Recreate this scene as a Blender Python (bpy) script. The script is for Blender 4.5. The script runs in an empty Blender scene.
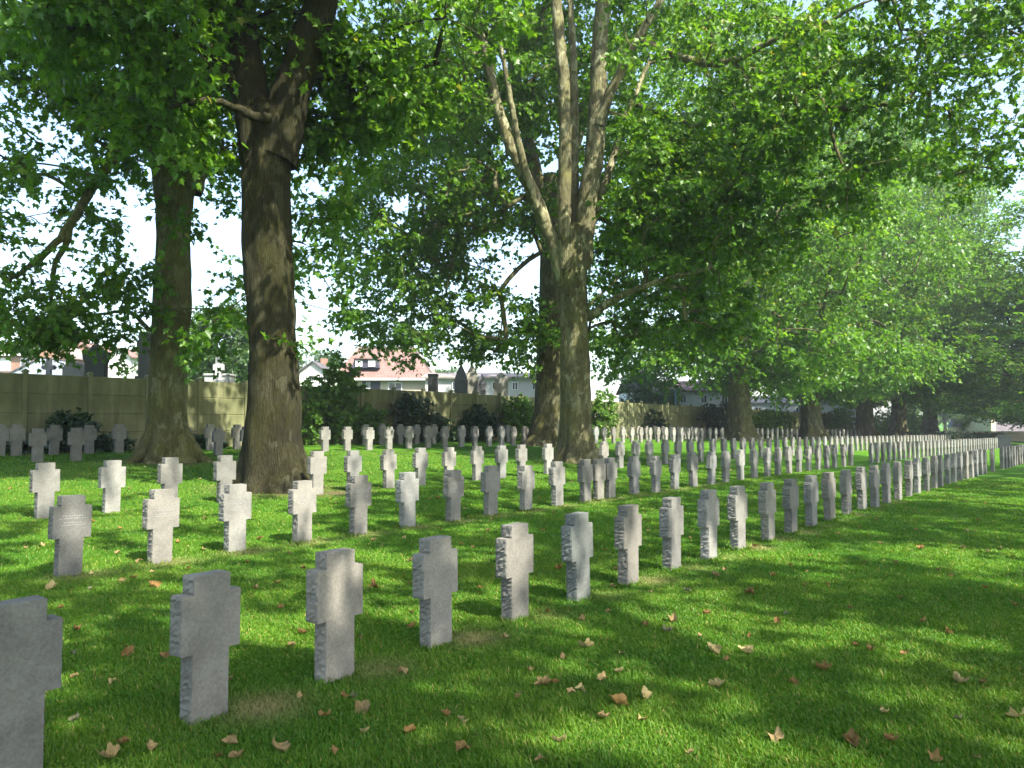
import bpy, math, random
import numpy as np
from mathutils import noise as mnoise, Vector

rng = np.random.default_rng(7)
random.seed(7)
scene = bpy.context.scene
COL = scene.collection

# ------------------------------------------------------------------ camera numbers
F_PX, CX, CY, HOR = 796.0, 512.0, 384.0, 422.0
VPX = 1141.0
YAW = math.atan((VPX - CX) / F_PX)
PITCH = math.atan((HOR - CY) / F_PX)
CAMH = 1.62
FW = np.array([math.cos(YAW), math.sin(YAW), 0.0])
RT = np.array([math.sin(YAW), -math.cos(YAW), 0.0])
UP = np.array([0, 0, 1.0])
FP = FW * math.cos(PITCH) + UP * math.sin(PITCH)
UPP = -FW * math.sin(PITCH) + UP * math.cos(PITCH)
CAM = np.array([0, 0, CAMH])
ROTV = math.atan2(RT[1], RT[0])          # a thing turned by this faces the view


def P(px, py, Z):
    return CAM + Z * (RT * (px - CX) / F_PX - UPP * (py - CY) / F_PX + FP)


_gy = [-300, 0, 4, 8.4, 12.3, 16.5, 20.7, 22.8, 25, 40, 80, 400]
_gz = [0.0, 0, 0, .09, .26, .47, .67, .75, .82, 1.0, 1.1, 1.1]


def zt(X, Y):
    z = np.interp(Y, _gy, _gz)
    d = np.clip(np.asarray(X, float) - 20, 0, 130)
    return z - .0098 * d * d / (d + 6)


def proj(p):
    d = np.asarray(p) - CAM
    c = d @ FP
    return CX + F_PX * (d @ RT) / c, CY - F_PX * (d @ UPP) / c, c


def at_row(px, Y):                        # X so that the ground point (X, Y) shows at column px
    lo, hi = -4.0, 140.0
    for _ in range(50):
        m = (lo + hi) / 2
        x, _y, c = proj([m, Y, float(zt(m, Y))])
        if c < .3 or x < px:
            lo = m
        else:
            hi = m
    return (lo + hi) / 2


def ground_at(px, py):
    d = RT * (px - CX) / F_PX - UPP * (py - CY) / F_PX + FP
    t0, t1 = .5, 200.0
    for _ in range(60):
        m = (t0 + t1) / 2
        p = CAM + d * m
        if p[2] > zt(p[0], p[1]):
            t0 = m
        else:
            t1 = m
    return CAM + d * t0


# ------------------------------------------------------------------ object helpers
def tag(o, label=None, cat=None, group=None, kind=None):
    if label: o['label'] = label
    if cat: o['category'] = cat
    if group: o['group'] = group
    if kind: o['kind'] = kind
    return o


def empty(name, loc, rz=0.0):
    o = bpy.data.objects.new(name, None)
    o.empty_display_size = .2
    COL.objects.link(o)
    o.location = [float(v) for v in loc]
    o.rotation_euler = (0, 0, rz)
    return o


def thing(name, label, cat, loc=(0, 0, 0), rz=0.0, group=None):
    return tag(empty(name, loc, rz), label, cat, group)


class MB:
    """collects vertices and faces, builds one mesh object"""

    def __init__(s):
        s.v, s.f, s.n = [], [], 0

    def add(s, verts, faces):
        verts = np.asarray(verts, float).reshape(-1, 3)
        s.v.append(verts)
        s.f += [tuple(i + s.n for i in f) for f in faces]
        s.n += len(verts)

    def box(s, x0, x1, y0, y1, z0, z1, bev=0.0):
        if bev <= 0:
            v = [(x, y, z) for z in (z0, z1) for y in (y0, y1) for x in (x0, x1)]
            s.add(v, [(0, 2, 3, 1), (4, 5, 7, 6), (0, 1, 5, 4), (2, 6, 7, 3), (0, 4, 6, 2), (1, 3, 7, 5)])
        else:
            b = bev
            def ring(z, i):
                return [(x0 + i + b, y0 + i, z), (x1 - i - b, y0 + i, z), (x1 - i, y0 + i + b, z), (x1 - i, y1 - i - b, z),
                        (x1 - i - b, y1 - i, z), (x0 + i + b, y1 - i, z), (x0 + i, y1 - i - b, z), (x0 + i, y0 + i + b, z)]
            v = ring(z0, 0) + ring(z1 - b, 0) + ring(z1, b)
            f = [tuple(range(7, -1, -1)), tuple(range(16, 24))]
            for r in (0, 8):
                for k in range(8):
                    f.append((r + k, r + (k + 1) % 8, r + 8 + (k + 1) % 8, r + 8 + k))
            s.add(v, f)

    def prism(s, poly, y0, y1):             # polygon in xz, extruded along y
        n = len(poly)
        v = [(x, y0, z) for x, z in poly] + [(x, y1, z) for x, z in poly]
        f = [tuple(range(n)), tuple(range(2 * n - 1, n - 1, -1))]
        f += [(i, i + n, (i + 1) % n + n, (i + 1) % n) for i in range(n)]
        s.add(v, f)

    def tube(s, pts, rad, sides=8, wob=0.0, cap=True, lobe=None):
        pts = np.asarray(pts, float)
        n = len(pts)
        t = np.gradient(pts, axis=0)
        t /= np.linalg.norm(t, axis=1)[:, None] + 1e-9
        ref = np.array([1, 0, 0]) if abs(t[0][0]) < .8 else np.array([0, 1, 0])
        a = np.cross(t, ref); a /= np.linalg.norm(a, axis=1)[:, None]
        b = np.cross(t, a)
        ang = np.arange(sides) * 2 * np.pi / sides
        r = np.asarray(rad, float)[:, None] * np.ones((1, sides))
        if lobe is not None:
            r = r * lobe(ang)
        if wob:
            r = r * (1 + wob * rng.standard_normal((n, sides)))
        v = pts[:, None, :] + r[:, :, None] * (np.cos(ang)[None, :, None] * a[:, None, :] + np.sin(ang)[None, :, None] * b[:, None, :])
        f = []
        for i in range(n - 1):
            for k in range(sides):
                k2 = (k + 1) % sides
                f.append((i * sides + k, i * sides + k2, (i + 1) * sides + k2, (i + 1) * sides + k))
        if cap:
            f.append(tuple(range((n - 1) * sides, n * sides)))
        s.add(v, f)

    def build(s, name, mat, parent=None, origin=(0, 0, 0), smooth=False):
        v = np.concatenate(s.v) - np.asarray(origin, float)
        me = bpy.data.meshes.new(name)
        me.from_pydata(v.tolist(), [], s.f)
        if smooth:
            me.polygons.foreach_set('use_smooth', [True] * len(me.polygons))
        me.materials.append(mat)
        me.update()
        o = bpy.data.objects.new(name, me)
        COL.objects.link(o)
        if parent: o.parent = parent
        return o


def raw_mesh(name, verts, loops, sizes, mat, parent=None, attrs=None, smooth=False):
    """big meshes straight from numpy arrays; attrs: dict name -> per-face float"""
    me = bpy.data.meshes.new(name)
    me.vertices.add(len(verts))
    me.vertices.foreach_set('co', np.ascontiguousarray(verts, np.float32).ravel())
    me.loops.add(len(loops))
    me.loops.foreach_set('vertex_index', np.ascontiguousarray(loops, np.int32))
    me.polygons.add(len(sizes))
    st = np.zeros(len(sizes), np.int32); st[1:] = np.cumsum(sizes)[:-1]
    me.polygons.foreach_set('loop_start', st)
    me.polygons.foreach_set('loop_total', np.ascontiguousarray(sizes, np.int32))
    me.update(calc_edges=True)
    if smooth:
        me.polygons.foreach_set('use_smooth', np.ones(len(sizes), bool))
    for k, (dom, a) in (attrs or {}).items():
        at = me.attributes.new(k, 'FLOAT', dom)
        at.data.foreach_set('value', np.ascontiguousarray(a, np.float32))
    me.materials.append(mat)
    o = bpy.data.objects.new(name, me)
    COL.objects.link(o)
    if parent: o.parent = parent
    return o


def copy_tree(o, parent=None):
    c = o.copy(); COL.objects.link(c)
    if parent: c.parent = parent
    for ch in list(o.children):
        copy_tree(ch, c)
    return c


# ------------------------------------------------------------------ materials
class NT:
    def __init__(s, name):
        s.m = bpy.data.materials.new(name); s.m.use_nodes = True
        s.t = s.m.node_tree; s.t.nodes.clear()
        s.out = s.n('ShaderNodeOutputMaterial')

    def n(s, kind, **kw):
        nd = s.t.nodes.new(kind)
        for k, v in kw.items():
            if k.startswith('i_'):
                nd.inputs[k[2:].replace('_', ' ')].default_value = v
            else:
                setattr(nd, k, v)
        return nd

    def l(s, a, b): s.t.links.new(a, b)

    def coord(s, which='Object', scale=(1, 1, 1)):
        tc = s.n('ShaderNodeTexCoord'); mp = s.n('ShaderNodeMapping')
        mp.inputs['Scale'].default_value = scale
        s.l(tc.outputs[which], mp.inputs[0])
        return mp.outputs[0]

    def noise(s, co, scale, detail=4, rough=.55, dist=0.0):
        nd = s.n('ShaderNodeTexNoise'); nd.inputs['Scale'].default_value = scale
        nd.inputs['Detail'].default_value = detail; nd.inputs['Roughness'].default_value = rough
        nd.inputs['Distortion'].default_value = dist
        if co is not None: s.l(co, nd.inputs['Vector'])
        return nd.outputs['Fac']

    def ramp(s, fac, stops, interp='LINEAR'):
        r = s.n('ShaderNodeValToRGB'); r.color_ramp.interpolation = interp
        el = r.color_ramp.elements
        while len(el) < len(stops): el.new(.5)
        for e, (p, c) in zip(el, stops):
            e.position = p; e.color = (*c, 1) if len(c) == 3 else c
        s.l(fac, r.inputs[0])
        return r.outputs[0]

    def mix(s, fac, a, b, mode='MIX'):
        m = s.n('ShaderNodeMix', data_type='RGBA', blend_type=mode)
        for sock, v in ((m.inputs[0], fac), (m.inputs[6], a), (m.inputs[7], b)):
            if hasattr(v, 'is_output'): s.l(v, sock)
            else: sock.default_value = v if isinstance(v, float) else ((*v, 1) if len(v) == 3 else v)
        return m.outputs[2]

    def bump(s, h, strength=.4, dist=.02, normal=None):
        b = s.n('ShaderNodeBump'); b.inputs['Strength'].default_value = strength; b.inputs['Distance'].default_value = dist
        s.l(h, b.inputs['Height'])
        if normal is not None: s.l(normal, b.inputs['Normal'])
        return b.outputs[0]

    def bsdf(s, col, rough=.8, spec=.3, normal=None):
        p = s.n('ShaderNodeBsdfPrincipled')
        if hasattr(col, 'is_output'): s.l(col, p.inputs['Base Color'])
        else: p.inputs['Base Color'].default_value = (*col, 1)
        if hasattr(rough, 'is_output'): s.l(rough, p.inputs['Roughness'])
        else: p.inputs['Roughness'].default_value = rough
        p.inputs['Specular IOR Level'].default_value = spec
        if normal is not None: s.l(normal, p.inputs['Normal'])
        return p.outputs[0]

    def done(s, sh):
        s.l(sh, s.out.inputs[0]); return s.m


def mat_leaf(name, stops, transl=.42, tcol=1.25, rough=.42, spec=.4):
    t = NT(name)
    a = t.n('ShaderNodeAttribute', attribute_name='tint')
    col = t.ramp(a.outputs['Fac'], stops)
    nz = t.noise(t.coord('Object'), .35, 2)
    col = t.mix(t.ramp(nz, [(.35, (0, 0, 0)), (.7, (1, 1, 1))]), t.mix(1.0, col, (.80, .84, .80), 'MULTIPLY'), col)
    d = t.bsdf(col, rough, spec)
    tr = t.n('ShaderNodeBsdfTranslucent')
    t.l(t.mix(1.0, col, (1.25 * tcol, 1.2 * tcol, .55 * tcol), 'MULTIPLY'), tr.inputs[0])
    m = t.n('ShaderNodeMixShader'); m.inputs[0].default_value = transl
    t.l(d, m.inputs[1]); t.l(tr.outputs[0], m.inputs[2])
    return t.done(m.outputs[0])


LEAF = mat_leaf('plane_leaf', [(0, (.046, .118, .010)), (.5, (.090, .200, .016)), (.9, (.155, .275, .022)), (1, (.26, .26, .04))], .52)
LEAF_FAR = mat_leaf('distant_leaf', [(0, (.045, .095, .025)), (.6, (.075, .145, .04)), (1, (.115, .19, .055))])
LEAF_DARK = mat_leaf('shrub_leaf', [(0, (.014, .038, .012)), (.6, (.026, .065, .016)), (1, (.05, .10, .022))], .22, 1.0, .35, .5)
LEAF_IVY = mat_leaf('ivy_leaf', [(0, (.05, .115, .015)), (.6, (.11, .22, .026)), (1, (.20, .30, .045))], .42)


def mat_bark(name, moss=.5, dark=1.0, patchy=1.0):
    t = NT(name)
    co = t.coord('Object', (1, 1, .55))
    v = t.n('ShaderNodeTexVoronoi'); v.inputs['Scale'].default_value = 7.5
    wob = t.n('ShaderNodeMix', data_type='VECTOR'); wob.inputs[0].default_value = .30
    nz = t.n('ShaderNodeTexNoise'); nz.inputs['Scale'].default_value = 6; nz.inputs['Detail'].default_value = 6
    t.l(co, nz.inputs['Vector']); t.l(co, wob.inputs[4]); t.l(nz.outputs['Color'], wob.inputs[5])
    t.l(wob.outputs[1], v.inputs['Vector'])
    sep = t.n('ShaderNodeSeparateColor'); t.l(v.outputs['Color'], sep.inputs[0])
    patch = t.ramp(sep.outputs[0], [(0, (.070, .064, .040)), (.4, (.088, .082, .052)), (.65, (.112, .106, .070)), (.85, (.155, .148, .102)), (1, (.215, .205, .15))])
    patch = t.mix(patchy, (.095, .082, .05), patch)
    fine = t.noise(t.coord('Object', (3, 3, .8)), 7, 8, .72)
    fis = t.noise(t.coord('Object', (1, 1, .22)), 14, 6, .7, .4)
    col = t.mix(1.0, patch, t.ramp(fine, [(.3, (.5, .5, .5)), (.68, (1.25, 1.25, 1.25))]), 'MULTIPLY')
    col = t.mix(1.0, col, t.ramp(fis, [(.33, (.55, .53, .5)), (.5, (1, 1, 1))]), 'MULTIPLY')
    mo = t.noise(t.coord('Object'), 1.3, 8, .68)
    mf = t.ramp(mo, [(.60 - .25 * moss, (0, 0, 0)), (.85 - .2 * moss, (1, 1, 1))])
    sc = t.n('ShaderNodeMath', operation='MULTIPLY'); t.l(mf, sc.inputs[0]); sc.inputs[1].default_value = .7
    col = t.mix(sc.outputs[0], col, t.mix(fine, (.050, .054, .012), (.135, .130, .030)))
    col = t.mix(1.0, col, (dark, dark, dark * .80), 'MULTIPLY')
    h = t.n('ShaderNodeMath', operation='ADD'); t.l(fine, h.inputs[0]); t.l(fis, h.inputs[1])
    n1 = t.bump(h.outputs[0], .9, .07)
    return t.done(t.bsdf(col, .9, .12, n1))


BARK = mat_bark('plane_bark', .75, .9)
BARK_SHADED = mat_bark('shaded_mossy_bark', .85, .33, .9)  # mossy bark darkened: the shade on the forked trunk is put into its colour
BARK_PALE = mat_bark('plane_bark_pale', .6, 1.25)
BARK_MOSS = mat_bark('mossy_bark', 1.05, 1.25)
BARK_LIMB = mat_bark('pale_limb_bark', .35, 1.75)


def mat_stone(name, base=(.205, .199, .176), obj_col=True, rough=.9, stain=.6, scale=1.0):
    t = NT(name)
    co = t.coord('Object')
    oi = t.n('ShaderNodeObjectInfo')
    rv = t.n('ShaderNodeVectorMath', operation='ADD'); t.l(co, rv.inputs[0])
    cm = t.n('ShaderNodeCombineXYZ'); mm = t.n('ShaderNodeMath', operation='MULTIPLY'); mm.inputs[1].default_value = 37.0
    t.l(oi.outputs['Random'], mm.inputs[0]); t.l(mm.outputs[0], cm.inputs[0]); t.l(mm.outputs[0], cm.inputs[2])
    t.l(cm.outputs[0], rv.inputs[1])
    c2 = rv.outputs[0]
    g = t.noise(c2, 60 * scale, 6, .7)
    big = t.noise(c2, 5 * scale, 5, .6, .15)
    col = t.mix(1.0, base, t.ramp(g, [(.25, (.68, .68, .67)), (.75, (1.18, 1.18, 1.16))]), 'MULTIPLY')
    col = t.mix(1.0, col, t.ramp(big, [(.3, (1 - .45 * stain,) * 3), (.62, (1.06, 1.06, 1.05))]), 'MULTIPLY')
    li = t.noise(c2, 22 * scale, 3, .5)
    col = t.mix(t.ramp(li, [(.66, (0, 0, 0)), (.74, (.35, .35, .35))]), col, (.19, .19, .13))
    if obj_col:
        col = t.mix(1.0, col, oi.outputs['Color'], 'MULTIPLY')
    h = t.n('ShaderNodeMath', operation='ADD'); t.l(g, h.inputs[0]); t.l(big, h.inputs[1])
    return t.done(t.bsdf(col, rough, .2, t.bump(h.outputs[0], .35, .012)))


STONE = mat_stone('cross_stone', stain=.6)
TOMB = mat_stone('tomb_stone', (.26, .26, .245), True, .8, .5, .4)


def mat_plain(name, col, rough=.8, var=.25, scale=3.0, spec=.25, bump=.1):
    t = NT(name)
    co = t.coord('Object')
    a = t.noise(co, scale, 6, .65)
    c = t.mix(1.0, col, t.ramp(a, [(.25, (1 - var,) * 3), (.75, (1 + var * .5,) * 3)]), 'MULTIPLY')
    return t.done(t.bsdf(c, rough, spec, t.bump(a, bump, .02)))


def mat_brickish(name, c1, c2, mortar, sx, sy, rough=.85, bump=.5):
    t = NT(name)
    tc = t.n('ShaderNodeTexCoord'); sp = t.n('ShaderNodeSeparateXYZ'); cb = t.n('ShaderNodeCombineXYZ')
    ad = t.n('ShaderNodeMath', operation='ADD')
    t.l(tc.outputs['Object'], sp.inputs[0]); t.l(sp.outputs[0], ad.inputs[0]); t.l(sp.outputs[1], ad.inputs[1])
    t.l(ad.outputs[0], cb.inputs[0]); t.l(sp.outputs[2], cb.inputs[1])
    b = t.n('ShaderNodeTexBrick'); t.l(cb.outputs[0], b.inputs['Vector'])
    b.inputs['Color1'].default_value = (*c1, 1); b.inputs['Color2'].default_value = (*c2, 1); b.inputs['Mortar'].default_value = (*mortar, 1)
    b.inputs['Scale'].default_value = 1; b.inputs['Brick Width'].default_value = sx; b.inputs['Row Height'].default_value = sy
    b.inputs['Mortar Size'].default_value = sy * .12
    a = t.noise(t.coord('Object'), 1.5, 5, .6)
    c = t.mix(1.0, b.outputs['Color'], t.ramp(a, [(.3, (.75, .75, .75)), (.7, (1.12, 1.12, 1.12))]), 'MULTIPLY')
    return t.done(t.bsdf(c, rough, .2, t.bump(b.outputs['Fac'], -bump, .02)))


BRICK = mat_brickish('orange_brick', (.24, .105, .06), (.28, .14, .08), (.28, .25, .21), .22, .075)
ROOF_RED = mat_brickish('red_roof_tile', (.20, .125, .105), (.23, .145, .12), (.13, .075, .065), .30, .16)
ROOF_GREY = mat_brickish('grey_roof_tile', (.105, .095, .10), (.13, .115, .12), (.06, .05, .055), .30, .16)
ROOF_PALE = mat_brickish('pale_roof_tile', (.26, .225, .20), (.30, .26, .23), (.16, .14, .12), .30, .16)
PLASTER = mat_plain('white_plaster', (.55, .54, .52), .9, .12, 1.2)
CREAM = mat_plain('cream_plaster', (.42, .37, .28), .9, .12, 1.2)
WHITE_P = mat_plain('white_paint', (.60, .60, .60), .5, .06, 2)
DARK_P = mat_plain('dark_paint', (.05, .05, .065), .5, .1, 2)
STEEL = mat_plain('painted_steel', (.10, .20, .42), .5, .1, 3)
IRON = mat_plain('weathered_iron', (.07, .07, .075), .6, .3, 8)


def mat_glass():
    t = NT('window_glass')
    return t.done(t.bsdf((.05, .06, .07), .08, .6))


GLASS = mat_glass()


def mat_wall():
    t = NT('mossy_concrete')
    co = t.coord('Object')
    a = t.noise(co, 1.1, 6, .6)
    st = t.noise(t.coord('Object', (2.6, 2.6, .35)), 1.7, 6, .65)
    g = t.noise(co, 30, 5, .7)
    col = t.ramp(a, [(.28, (.10, .107, .047)), (.5, (.15, .154, .075)), (.72, (.225, .218, .12))])
    col = t.mix(t.ramp(st, [(.42, (0, 0, 0)), (.70, (.85, .85, .85))]), col, (.085, .088, .042))
    # the panels further along the wall are barer and greyer
    sp = t.n('ShaderNodeSeparateXYZ'); t.l(co, sp.inputs[0])
    mr = t.n('ShaderNodeMapRange'); mr.inputs[1].default_value = 24; mr.inputs[2].default_value = 40; t.l(sp.outputs[0], mr.inputs[0])
    grey = t.mix(t.ramp(st, [(.42, (0, 0, 0)), (.70, (.8, .8, .8))]), (.27, .255, .21), (.15, .145, .11))
    col = t.mix(mr.outputs[0], col, grey)
    col = t.mix(1.0, col, t.ramp(g, [(.25, (.8, .8, .8)), (.75, (1.12, 1.12, 1.12))]), 'MULTIPLY')
    return t.done(t.bsdf(col, .95, .12, t.bump(g, .3, .01)))


WALLM = mat_wall()


def mat_ground():
    t = NT('lawn_soil')
    co = t.coord('Object')
    a = t.noise(co, .9, 6, .6)
    b = t.noise(co, 14, 6, .7)
    c = t.noise(co, 120, 3, .7)
    dry = t.n('ShaderNodeAttribute', attribute_name='dry')
    bare = t.n('ShaderNodeAttribute', attribute_name='bare')
    col = t.ramp(a, [(.3, (.038, .118, .007)), (.5, (.058, .150, .009)), (.7, (.085, .175, .014))])
    col = t.mix(1.0, col, t.ramp(b, [(.25, (.62, .66, .6)), (.75, (1.25, 1.22, 1.25))]), 'MULTIPLY')
    col = t.mix(1.0, col, t.ramp(c, [(.3, (.6, .62, .55)), (.7, (1.3, 1.28, 1.25))]), 'MULTIPLY')
    col = t.mix(dry.outputs['Fac'], col, (.20, .165, .075))
    col = t.mix(bare.outputs['Fac'], col, t.mix(b, (.07, .048, .026), (.17, .125, .07)))
    h = t.n('ShaderNodeMath', operation='ADD'); t.l(b, h.inputs[0]); t.l(c, h.inputs[1])
    return t.done(t.bsdf(col, .95, .1, t.bump(h.outputs[0], .7, .04)))


GROUND = mat_ground()


def mat_blade():
    t = NT('grass_blade')
    a = t.n('ShaderNodeAttribute', attribute_name='tint')
    dry = t.n('ShaderNodeAttribute', attribute_name='dry')
    col = t.ramp(a.outputs['Fac'], [(0, (.038, .118, .008)), (.5, (.076, .190, .010)), (.85, (.140, .240, .022)), (1, (.27, .24, .07))])
    nz = t.noise(t.coord('Object'), .9, 5, .6)
    col = t.mix(1.0, col, t.ramp(nz, [(.3, (.66, .76, .75)), (.7, (1.34, 1.16, 1.2))]), 'MULTIPLY')
    n2 = t.noise(t.coord('Object'), .28, 3, .5)
    col = t.mix(t.ramp(n2, [(.5, (0, 0, 0)), (.72, (.38, .38, .38))]), col, (.14, .18, .022))
    col = t.mix(dry.outputs['Fac'], col, (.30, .25, .115))
    d = t.bsdf(col, .55, .25)
    tr = t.n('ShaderNodeBsdfTranslucent'); t.l(t.mix(1.0, col, (1.3, 1.25, .6), 'MULTIPLY'), tr.inputs[0])
    m = t.n('ShaderNodeMixShader'); m.inputs[0].default_value = .35
    t.l(d, m.inputs[1]); t.l(tr.outputs[0], m.inputs[2])
    return t.done(m.outputs[0])


BLADE = mat_blade()


def mat_dry():
    t = NT('dry_leaf')
    oi = t.n('ShaderNodeObjectInfo')
    a = t.noise(t.coord('Object'), 25, 5, .65)
    col = t.mix(1.0, oi.outputs['Color'], t.ramp(a, [(.3, (.6, .55, .5)), (.65, (1.15, 1.15, 1.1))]), 'MULTIPLY')
    d = t.bsdf(col, .7, .25)
    tr = t.n('ShaderNodeBsdfTranslucent'); t.l(col, tr.inputs[0])
    m = t.n('ShaderNodeMixShader'); m.inputs[0].default_value = .2
    t.l(d, m.inputs[1]); t.l(tr.outputs[0], m.inputs[2])
    return t.done(m.outputs[0])


DRY = mat_dry()

# ------------------------------------------------------------------ rows of crosses: places
Y1, Y2, Y3, Y4, Y5 = 4.05, 8.40, 12.25, 20.7, 22.75


def fit_x(V, a, b, i): return V - 1 / (a * i + b)


R1 = [9, 205, 333, 435.5, 516, 579, 629, 673, 709.5, 740, 767.5, 791, 811.7, 830, 847, 862.5, 875, 887, 898, 909, 918, 926, 934, 940.5,
      948.4, 954.3, 960.4, 966, 971, 975.7, 980.4, 984.6, 992.6, 1002.3, 1005.5, 1008.5, 1011.2, 1013.8, 1016.3, 1018.8, 1021.2, 1023.4]
R2 = [68, 160, 235, 302, 358.6, 407.8, 452.5, 490.8, 525.5, 557, 586, 598, 610, 634.7, 655.8, 675, 694, 711, 726, 740.6, 754, 767, 778, 789,
      799, 809, 818, 827, 835, 843, 850.5]
R2 += [fit_x(1141, 8.678e-5, 9.316e-4, i) for i in range(32, 70)]
R3 = [44, 111, 169, 224, 316, 353, 388.6, 420, 448.5, 476.7, 501.7, 521, 547.8, 604, 620, 636, 650, 665, 678, 690, 701, 713, 724, 734]
R3 += [fit_x(1140, 5.951e-5, 9.125e-4, i) for i in range(27, 74)]
R4 = [37.5, 76, 187, 218, 246, 325, 347, 369, 389, 409, 428, 444.7, 461.6, 475, 489, 501.7, 513, 525]
R5 = [-1, 16, 54, 89, 119, 210, 237, 365, 382, 400, 417, 433.6, 501, 507.5]
# beyond the central tree both back rows run on with even spacing
R4 += [596, 604.5, 613.6, 623, 632, 641, 650, 657.7, 666, 673.7, 681.5, 688, 695.6, 702, 709.7, 716, 722]
R5 += [638, 646.5, 655, 663, 670.5, 677.5, 684.5, 691.5, 698, 704.5]
R4 += [757.5 + 4.9 * k for k in range(9)] + [824 + 3.9 * k for k in range(14)]
R5 += [767.3 + 5.1 * k for k in range(7)] + [834 + 4.2 * k for k in range(10)]

# ------------------------------------------------------------------ ground sheet
def axis(lo, hi, fine_lo, fine_hi, step):
    a = list(np.arange(fine_lo, fine_hi + 1e-6, step))
    s, x = step, fine_hi
    while x < hi:
        s *= 1.22; x += s; a.append(min(x, hi))
    s, x = step, fine_lo
    while x > lo:
        s *= 1.22; x -= s; a.insert(0, max(x, lo))
    return np.array(a)


def masks(X, Y):
    dry = np.zeros_like(X); bare = np.zeros_like(X)
    for k, px in enumerate(R1[1:18]):
        x = at_row(px, Y1)
        w = [.75, .45, .7, .25, .2, .55, .35, .3][k % 8]
        dx = (X - x - .30) / .22; dy = (Y - Y1 + .10) / .2
        dry = np.maximum(dry, w * np.exp(-(dx * dx + dy * dy)))
    for k, px in enumerate(R2[:18]):
        x = at_row(px, Y2)
        dx = (X - x - .1) / .3; dy = (Y - Y2 + .08) / .2
        dry = np.maximum(dry, .5 * np.exp(-(dx * dx + dy * dy)))
    for (bx, by, r, w) in [(*TB2[:2], 1.25, 1.0), (*TB1[:2], 1.5, .8), (*TB3[:2], 1.1, .7)]:
        d = np.hypot(X - bx, (Y - by) * 1.0)
        bare = np.maximum(bare, w * np.clip(1.35 - d / r, 0, 1))
    d = np.hypot((X - TB2[0] - .5) / 1.0, (Y - TB2[1] + 1.1) / .55)
    bare = np.maximum(bare, .9 * np.clip(1.25 - d, 0, 1))
    return dry, bare


def tree_base(px, Y):
    x = at_row(px, Y)
    return np.array([x, Y, float(zt(x, Y))])


TB1 = tree_base(166, 19.6)
TB2 = tree_base(276, 13.3)
TB3 = tree_base(577, 14.2)
TB4 = tree_base(546, 20.2)

gx = axis(-900, 2500, -2.5, 26, .16)
gy = axis(-900, 1500, -1.5, 22, .16)
GX, GY = np.meshgrid(gx, gy, indexing='ij')
GZ = zt(GX, GY)
dry, bare = masks(GX, GY)
nx, ny = GX.shape
idx = np.arange(nx * ny).reshape(nx, ny)
quads = np.stack([idx[:-1, :-1], idx[1:, :-1], idx[1:, 1:], idx[:-1, 1:]], -1).reshape(-1, 4)
lawn = raw_mesh('ground', np.stack([GX, GY, GZ], -1).reshape(-1, 3), quads.ravel(), np.full(len(quads), 4), GROUND,
                attrs={'dry': ('POINT', dry.ravel()), 'bare': ('POINT', bare.ravel())}, smooth=True)
tag(lawn, 'mown lawn of the shaded burial ground', kind='structure')

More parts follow.
